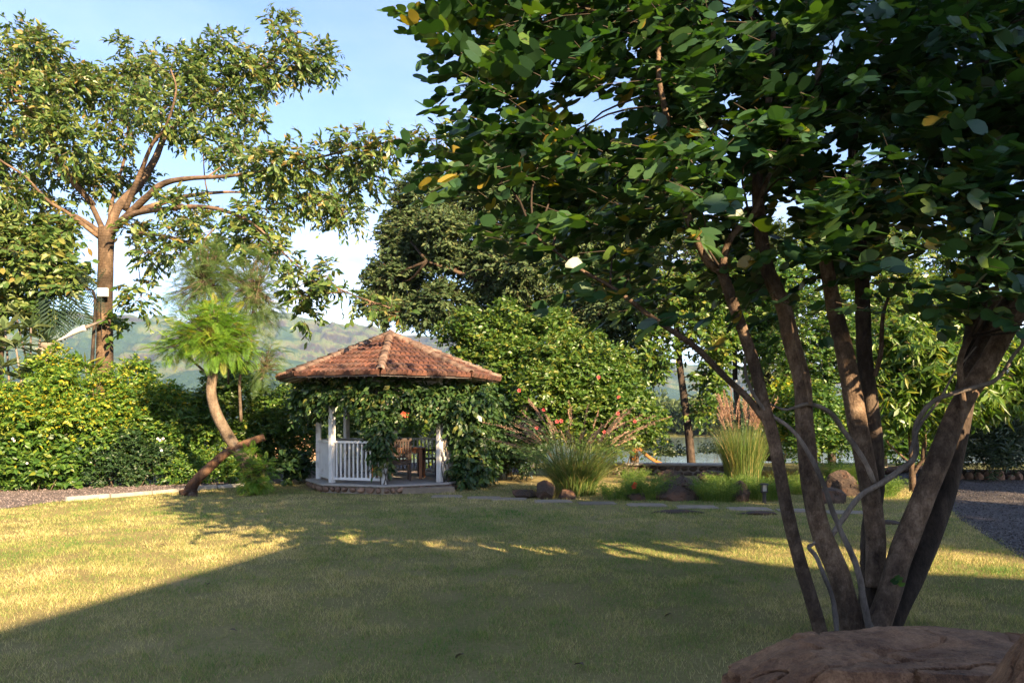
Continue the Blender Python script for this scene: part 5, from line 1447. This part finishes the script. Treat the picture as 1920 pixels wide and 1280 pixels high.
for (px, py), n, hg, sp_, lab in FL:
    b = G(px, py)
    root = grass_clump('feathery_ground_plant', lab, b, n, hg, sp_, .006, (.2, .8), M['fluffy'], cat='ground plant', group='feathery ground plants of the rockery')
    V, Fc, R, c = arcs(b, n // 2, hg, sp_, .02, (.2, .8), seg=6)
    pts = c[:, 2:].reshape(-1, 3); pts = np.repeat(pts, 5, 0) + rng.normal(size=(len(pts) * 5, 3)) * .012
    m_ = MB(); inst(m_, *T_rhomb(.1), pts, frames(rng.normal(size=(len(pts), 3)) + (0, 0, .5), rng.normal(size=(len(pts), 3))), rng.uniform(.03, .06, len(pts)))
    o = m_.build('foliage', M['fluffy'], root); o['kind'] = 'stuff'
root = grass_clump('dry_mound', 'brownish grassy mound behind the left trunks of the shady tree', G(1480, 908), 2600, (.25, .62), .72, .008, (.2, .7), M['mound'], cat='grass mound')
grass_clump('low_grass', 'low grass around the foot of the rocks left of the plumed grass', G(1010, 930), 500, (.08, .3), .5, .008, (.2, .9), M['mound'], cat='grass')
r_ = HF  # flowers near the grass foot
fp = thing('canna_plant', 'small plant with an orange red bloom among the ground ferns', 'plant', G(1190, 935))
mb = MB(); V, Fc, R, c = arcs(G(1190, 935), 14, (.3, .55), .08, .03, (.2, .6)); mb.add(V, Fc, R); mb.build('leaves', M['hibiscus'], fp)
flowers(fp, [P(1188, 912, 14.7), P(1190, 908, 14.72)], .06, M['flower_o'])

# ------------------------------------------------------------------ low wall, slide, stump, lantern, stone edging
wa = thing('low_wall', 'low dark stone wall with a pale flat coping in front of the lake', 'wall', G(1255, 888))
a, b = P(1130, 888, 21.8) * (1, 1, 0), P(1420, 888, 21.2) * (1, 1, 0); e = b - a; l = np.linalg.norm(e); ang = math.atan2(e[1], e[0]); c = (a + b) / 2
mb = MB(); mb.add(*box_vf((c[0], c[1], .1), (l, .26, .36), ang)); mb.build('core', M['mortar'], wa)
nn = unit(np.array((e[1], -e[0], 0))); e = e / l
for r in range(2):
    t = 0
    while t < l - .05:
        w_ = min(rng.uniform(.16, .34), l - t)
        q = a + e * (t + w_ / 2) + nn * .13 + (0, 0, .05 + r * .145)
        rock(q, (w_ * .52, .06, .078), rng.integers(999), 2, 5, .16, None, ang).build('stone', M['basalt'], wa, True)
        t += w_
t = 0
while t < l - .1:
    w_ = min(rng.uniform(.55, .8), l - t); q = a + e * (t + w_ / 2)
    mb = MB(); mb.add(*box_vf((q[0], q[1], .315), (w_ - .01, .44, .06), ang)); bevel(mb.build('coping', M['slab'], wa), .01); t += w_
sd = thing('playground_slide', 'orange plastic playground slide beyond the low wall', 'slide', P(1205, 868, 25))
D = 25.0
top, bot = P(1196, 842, D), P(1240, 872, D)
mb = MB()
for off, hh in ((-.2, .1), (.2, .1)):
    pts = np.array([top + (0, off, 0), (top + bot) / 2 + (0, off, -.06), bot + (0, off, 0)])
    pv = catmull(pts, 6); V = []
    for q in pv: V += [q + (0, -.02, 0), q + (0, .02, 0), q + (0, .02, hh), q + (0, -.02, hh)]
    k = len(pv); fs = [(4 * i + j, 4 * i + (j + 1) % 4, 4 * i + 4 + (j + 1) % 4, 4 * i + 4 + j) for i in range(k - 1) for j in range(4)]
    mb.add(np.array(V), fs + [(0, 1, 2, 3), (4 * k - 1, 4 * k - 2, 4 * k - 3, 4 * k - 4)])
pv = catmull(np.array([top, (top + bot) / 2 + (0, 0, -.06), bot]), 6); V = []
for q in pv: V += [q + (0, -.18, 0), q + (0, .18, 0), q + (0, .18, .03), q + (0, -.18, .03)]
k = len(pv); mb.add(np.array(V), [(4 * i + j, 4 * i + (j + 1) % 4, 4 * i + 4 + (j + 1) % 4, 4 * i + 4 + j) for i in range(k - 1) for j in range(4)])
mb.build('chute', M['orange'], sd)
for off in (-.2, .2):
    mb = MB(); tube(mb, [P(1188, 880, D) + (0, off, 0), P(1189, 832, D) + (0, off, 0)], .035, 7, 2); mb.build('ladder_post', M['orange'], sd)
for j in range(4):
    q = P(1188, 874 - j * 9, D); mb = MB(); tube(mb, [q + (0, -.2, 0), q + (0, .2, 0)], .02, 6, 1); mb.build('rung', M['orange'], sd)
mb = MB(); mb.add(*box_vf(P(1190, 843, D), (.24, .44, .05))); mb.build('platform', M['brickred'], sd)
st = thing('timber_stump', 'bleached upright block of old timber beside the gravel on the right', 'stump', G(1650, 878))
c = G(1650, 878)
mb = MB(); tube(mb, [c - (0, 0, .05), c + (.01, 0, .2), c + (.0, 0, .48), c + (.02, 0, .62)], [.26, .22, .23, .24], 14, 5, .25); mb.build('block', M['driftwood'], st, True)
mb = MB(); mb.add(*box_vf(c + (.03, 0, .655), (.5, .42, .05), .2)); bevel(mb.build('cap', M['driftwood'], st), .01)
lg = thing('fallen_log', 'dark fallen log lying by the timber block', 'log', G(1690, 888))
mb = MB(); tube(mb, [G(1655, 890) + (0, 0, .1), G(1690, 888) + (0, 0, .14), G(1728, 884) + (0, 0, .12)], [.1, .12, .1], 10, 4, .2); mb.build('wood', M['bark_wood'], lg, True)
ln = thing('lantern_light', 'small black bollard lantern standing among the ground ferns', 'lamp', G(1433, 943))
c = G(1433, 943)
mb = MB(); tube(mb, [c, c + (0, 0, .2)], .035, 10, 2); mb.build('pole', M['black'], ln)
mb = MB(); mb.add(*box_vf(c + (0, 0, .22), (.11, .11, .025))); mb.build('base_plate', M['black'], ln)
mb = MB(); mb.add(*box_vf(c + (0, 0, .295), (.07, .07, .12))); mb.build('lens', M['lens'], ln)
for a_ in (-1, 1):
    for b_ in (-1, 1):
        mb = MB(); mb.add(*box_vf(c + (a_ * .047, b_ * .047, .296), (.012, .012, .126))); mb.build('bar', M['black'], ln)
mb = MB(); mb.add(*box_vf(c + (0, 0, .372), (.15, .15, .025), 0, .7)); mb.build('cap', M['black'], ln)
se = thing('stone_edging', 'row of reddish stones set along a dark kerb beyond the right gravel', 'edging', G(1850, 892))
a, b = G(1735, 898), G(2010, 900); e = b - a; l = np.linalg.norm(e); ang = math.atan2(e[1], e[0]); e = e / l
c = (a + b) / 2
mb = MB(); mb.add(*box_vf((c[0], c[1] + .28, .1), (l, .3, .3), ang)); mb.build('dark_kerb', M['bark_dark'], se)
t = 0
while t < l:
    w_ = rng.uniform(.2, .38)
    rock(a + e * (t + w_ / 2) + (0, rng.normal() * .02, .06), (w_ * .5, .12, rng.uniform(.11, .19)), rng.integers(999), 3, 7, .16).build('stone', M['stone'], se, True)
    t += w_ * 1.02
# ================================================================== THE SHADY FOREGROUND TREE
def bauhinia():
    D0 = 5.5
    base = np.array((P(1635, 1190, D0)[0], D0, 0))
    root = thing('shady_tree', 'many stemmed shady tree with large two lobed leaves in the right foreground', 'tree', base)
    def T(pts, d0, d1, rad, mat, name='trunk', sides=12, wob=.09, ground=False):
        n = len(pts)
        q = [P(a, b, d0 + (d1 - d0) * i / (n - 1)) for i, (a, b) in enumerate(pts)]
        if ground: q = [np.array((q[0][0] + (q[0][0] - q[1][0]) * .2, q[0][1], -.06))] + q
        q = [q_ + (rng.normal(size=3) * (.014 if name == 'sucker' else .008) if 0 < i_ < len(q) - 1 else 0) for i_, q_ in enumerate(q)]
        m_ = MB(); c = tube(m_, q, rad, sides, 7, wob * 1.5); m_.build(name, M[mat], root, True)
        return c
    sk = []
    sk.append(T([(1538, 1185), (1500, 1050), (1475, 950), (1450, 830), (1432, 760), (1414, 690), (1385, 600), (1352, 505)], 5.3, 5.2, [.052, .048, .045, .044, .043, .04, .04], 'bark', ground=True))
    sk.append(T([(1352, 510), (1322, 484), (1281, 394), (1262, 306), (1249, 210), (1235, 144), (1238, 40)], 5.2, 5.0, [.03, .028, .024, .02, .014], 'bark', 'limb', 9))
    sk.append(T([(1354, 510), (1362, 470), (1376, 436), (1415, 394), (1440, 340), (1480, 260)], 5.2, 5.4, [.028, .024, .02, .012], 'bark', 'limb', 9))
    sk.append(T([(1437, 790), (1400, 748), (1360, 709), (1300, 650), (1230, 598), (1150, 545), (1080, 500), (1000, 440)], 5.28, 4.9, [.026, .024, .022, .018, .012, .007], 'bark', 'limb', 9))
    sk.append(T([(1602, 1185), (1575, 1080), (1540, 1000), (1520, 900), (1510, 800), (1500, 720), (1485, 640), (1465, 570), (1440, 500), (1425, 420), (1420, 330), (1440, 200), (1450, 60)], 5.45, 5.6, [.092, .08, .074, .068, .062, .058, .05, .035, .02], 'bark', ground=True))
    sk.append(T([(1640, 1100), (1640, 1000), (1622, 880), (1605, 780), (1590, 690), (1575, 620), (1560, 560), (1545, 480), (1530, 380), (1520, 240), (1540, 100)], 5.65, 5.9, [.07, .075, .074, .07, .06, .05, .035, .02], 'bark'))
    sk.append(T([(1628, 1185), (1630, 1080), (1634, 1000), (1640, 880), (1630, 760), (1620, 680), (1618, 600), (1614, 500), (1605, 380), (1600, 250), (1610, 80)], 5.75, 6.0, [.085, .075, .07, .064, .06, .055, .045, .025], 'bark_dark', ground=True))
    sk.append(T([(1642, 1185), (1660, 1110), (1690, 1030), (1725, 950), (1762, 860), (1800, 762), (1850, 682), (1900, 600), (1950, 520), (2010, 420), (2060, 300)], 5.35, 5.6, [.1, .088, .082, .078, .074, .07, .066, .055, .03], 'bark', ground=True))
    sk.append(T([(1660, 1188), (1700, 1100), (1745, 1000), (1775, 900), (1800, 790), (1820, 650), (1830, 540), (1836, 380), (1840, 250), (1850, 60)], 5.6, 6.1, [.11, .098, .092, .086, .078, .07, .062, .05, .03], 'bark_dark', ground=True))
    sk.append(T([(1812, 720), (1835, 660), (1860, 610), (1905, 552), (1950, 480), (1980, 380)], 5.7, 6.2, [.06, .055, .05, .045, .03], 'bark', 'limb', 10))
    sk.append(T([(1808, 765), (1800, 700), (1806, 660), (1830, 610), (1870, 570), (1900, 540)], 5.35, 5.4, [.02, .022, .022, .02, .015, .01], 'bark', 'limb', 8))
    T([(1632, 1180), (1625, 1130), (1600, 1060), (1570, 980), (1545, 920), (1520, 865), (1492, 805), (1452, 778), (1425, 750), (1404, 700), (1396, 670)], 5.25, 5.2, [.028, .022, .019, .018, .016, .016, .014, .012, .008], 'bark_grey', 'sucker', 9, .26)
    T([(1555, 1010), (1575, 980), (1612, 938), (1650, 905), (1692, 882), (1714, 850), (1722, 800), (1745, 752), (1800, 731), (1860, 710), (1905, 665), (1917, 640), (1904, 612), (1925, 596)], 5.58, 5.2, [.02, .021, .021, .02, .018, .016, .014, .012, .009], 'bark_grey', 'sucker', 9, .24)
    T([(1640, 905), (1622, 850), (1590, 808), (1556, 775), (1520, 757), (1470, 764), (1440, 756)], 5.5, 5.35, [.017, .018, .018, .016, .011, .006], 'bark_grey', 'sucker', 9, .24)
    T([(1520, 757), (1508, 700), (1492, 640), (1480, 590)], 5.35, 5.3, [.013, .012, .01, .007], 'bark', 'limb', 7)
    T([(1570, 1188), (1566, 1130), (1552, 1075), (1535, 1045), (1518, 1026), (1528, 1012), (1550, 985)], 5.25, 5.5, [.018, .017, .016, .015, .014, .012, .01], 'bark_grey', 'sucker', 9, .26)
    T([(1641, 705), (1650, 660), (1658, 590), (1672, 540)], 5.72, 5.6, [.018, .018, .015, .008], 'bark', 'limb', 7)
    T([(1706, 850), (1725, 800), (1760, 745), (1790, 700), (1830, 650)], 5.3, 5.4, [.012, .012, .01, .008, .005], 'bark_grey', 'sucker', 6)
    # crown outline in the survey, filled in depth
    OUT = [(860, -150), (850, 0), (765, 30), (790, 95), (850, 130), (815, 190), (880, 215), (910, 270), (805, 285), (805, 330), (835, 395), (890, 400), (940, 450), (990, 480), (1040, 515), (1080, 550), (1110, 545), (1150, 560), (1230, 600), (1290, 575), (1340, 545), (1400, 575), (1500, 600), (1560, 580), (1640, 590), (1700, 560), (1780, 585), (1860, 560), (1920, 600), (2300, 640), (2500, 300), (2400, -150)]
    OP = np.array(OUT, float)
    n = CROWN_N
    q = np.column_stack([rng.uniform(690, 2450, n * 4), rng.uniform(-150, 650, n * 4)])
    # crown thinner on the right below, thicker in the middle
    keep = inside(q, OUT)
    thin = np.where((q[:, 1] > 470) & (q[:, 0] > 1230), .55, 1.0) * np.where(q[:, 0] < 960, .85, 1.0)
    gap = fbm(np.column_stack([q * .011, np.zeros(len(q))]), 3)
    keep &= (rng.random(len(q)) < thin * np.clip((gap - .36) * 6, .06, 1))
    q = q[keep][:n]; n = len(q)
    edge = np.clip((q[:, 0] - 700) / 500, 0, 1)
    d = np.where(rng.random(n) < .5, 5.2, 5.9) + rng.normal(size=n) * (.35 + .65 * edge) + .5 * edge
    d = np.clip(d, 4.3, 8.6)
    a = np.stack([(q[:, 0] - 960) / F * d, d, CH + (HZ - q[:, 1]) / F * d], 1)
    ctr = P(1620, 500, 5.8)
    dr = unit((a - ctr) * (1, 1, .35) + rng.normal(size=(n, 3)) * .5)
    dr[:, 2] = dr[:, 2] * .5 + .05
    a0 = a - unit(dr) * .25
    pos, ld, nm, sz, tws = sprays(a0, dr, 9, .5, (.078, .128), .24, up=1.2, jit=.22, dirmix=.7)
    # branchlets: tie the sprays back to the limbs
    m_ = MB(); skp = np.vstack([s_[len(s_) // 2:] for s_ in sk])
    pick = rng.choice(n, 170, replace=False)
    for i in pick:
        e = a0[i]; j = np.argmin(np.linalg.norm((skp - e) * (1, 1, 1), axis=1) + np.maximum(0, skp[:, 2] - e[2]) * .8)
        s_ = skp[j]; ln_ = np.linalg.norm(e - s_)
        mid = (s_ + e) / 2 + rng.normal(size=3) * .07 * ln_ + (0, 0, .06 * ln_)
        tube(m_, [s_, mid, e, e + unit(tws[1][i]) * .4], [.009, .007, .0045, .002], 5, 3, cap=False)
    m_.build('branches', M['bark_dark'], root, True, kind='stuff')
    m_ = MB(); put_twigs(m_, tws, .0026); o = m_.build('twigs', M['twig_dark'], root); o['kind'] = 'stuff'
    # petioles keep leaves off the twig a little
    put_leaves(root, T_bilobe(), pos, ld, nm, sz, M['bauhinia'], 300)
    # a few low leaves seen against the light
    for (px, py) in [(1548, 632), (1540, 636), (1672, 1092), (1680, 1086), (1684, 1096)]:
        c = P(px, py, 5.25); m_ = MB(); inst(m_, *T_bilobe(), c[None], frames(np.array([[.2, -.3, -.8 if py < 700 else .3]]), np.array([[.1, -.9, .3]])), np.array([.08 if py < 700 else .05])); m_.build('leaf', M['bauhinia'], root)
    return root
CROWN_N = 2750
bauhinia()

# ------------------------------------------------------------------ unseen shade trees behind the camera, crowns shaped to block the sun
def shade_tree(px_lab, ctr, blobs, n):
    tree('shade_tree', px_lab, 'tree', (ctr[0], ctr[1], 0), [([np.array((ctr[0], ctr[1], -.1)), np.array((ctr[0] + .2, ctr[1], ctr[2] * .5)), np.array(ctr)], [.3, .25, .1])],
         blobs, n, M['canopy'], M['bark_tan'], RH, (.25, .42), 8, .5, .3, .25, .8, lump=(5, .4))
SU = np.array((-LX, -LY, math.tan(SUN_EL)))          # towards the sun, per metre along the ground
def shade_blob(p, t, r):
    """a clump of crown standing between point p and the sun, t metres away"""
    return (np.array(p) + SU * t, np.array(r))
A_ = [shade_blob((x, 5.6, z), 14.5, (1.0, 1.0, .62)) for x in (2.7, 3.7, 4.7, 5.7) for z in (3.2, 4.3, 5.4)]  # clumps added along the sun rays to darken the foreground crown
c_ = np.mean([q[0] for q in A_], 0)
shade_tree('unseen tall tree behind the house with its crown shaped to throw dappled shade over the near garden', c_, A_, 1900)
Bq_ = [shade_blob((x, y, 0), 24.0, (1.5, 1.0, .5)) for x, y in ((1.5, 11.7), (4, 11.5), (6.5, 10.7), (9, 10.5), (3, 12.6), (6, 12.4), (9, 12.5), (3, 14.2), (6.5, 14.2))]  # clumps added along the sun rays to shade parts of the lawn
Bq_ += [shade_blob((x, y, 0), 24.0, (1.9, 1.4, .8)) for x, y in ((12, 17.4), (14.5, 18), (12, 20.2), (15, 21), (17, 19), (10.6, 19))]  # more added clumps, keeping the far gravel drive in shade
c_ = np.mean([q[0] for q in Bq_], 0)
shade_tree('unseen tall tree beyond the house with crown clumps placed to throw streaks of shade across the lawn', c_, Bq_, 4200)

# ------------------------------------------------------------------ far shore and valley woods
def far_wood(name, rows, n, size, mat):
    bl = []
    for x, y, z, r in rows: bl.append((np.array((x, y, z)), np.array((r, r, r * .8))))
    a, d = sample_blobs(lumps(bl, 4, .5, .9), n, .7, .3)
    k = len(a); m_ = MB()
    inst(m_, *T_rhomb(.4), a, frames(unit(d + rng.normal(size=(k, 3)) * .6), unit(rng.normal(size=(k, 3)) + (0, -.4, .8))), rng.uniform(*size, k))
    tag(m_.build(name, mat, None), kind='stuff')
rows = []
for i in range(420):
    x = rng.uniform(-40, 190); y = 156 + rng.exponential(12) + 5 * math.sin(x * .07)
    rows.append((x, y, rng.uniform(.5, 3.4) + .07 * max(0, y - 172), rng.uniform(2.2, 4.6)))
for i in range(34):
    x = rng.uniform(-160, -16); y = rng.uniform(60, 190)
    rows.append((x, y, -1.5 + rng.uniform(0, 2), rng.uniform(2.5, 4.2)))
far_wood('far_shore_wood', rows, 70000, (.6, 1.3), M['far'])

# ------------------------------------------------------------------ haze
mb = MB(); mb.add(*box_vf((0, 2100, 232), (11200, 6800, 476)))
hz_o = mb.build('haze', None); hz_o['kind'] = 'stuff'
m = bpy.data.materials.new('valley_haze'); m.use_nodes = True
t = m.node_tree; t.nodes.remove(t.nodes['Principled BSDF'])
pv = t.nodes.new('ShaderNodeVolumePrincipled'); pv.inputs['Color'].default_value = (.5, .72, 1.0, 1); pv.inputs['Density'].default_value = .00013; pv.inputs['Anisotropy'].default_value = .2
t.links.new(pv.outputs[0], t.nodes['Material Output'].inputs['Volume'])
hz_o.data.materials.append(m)
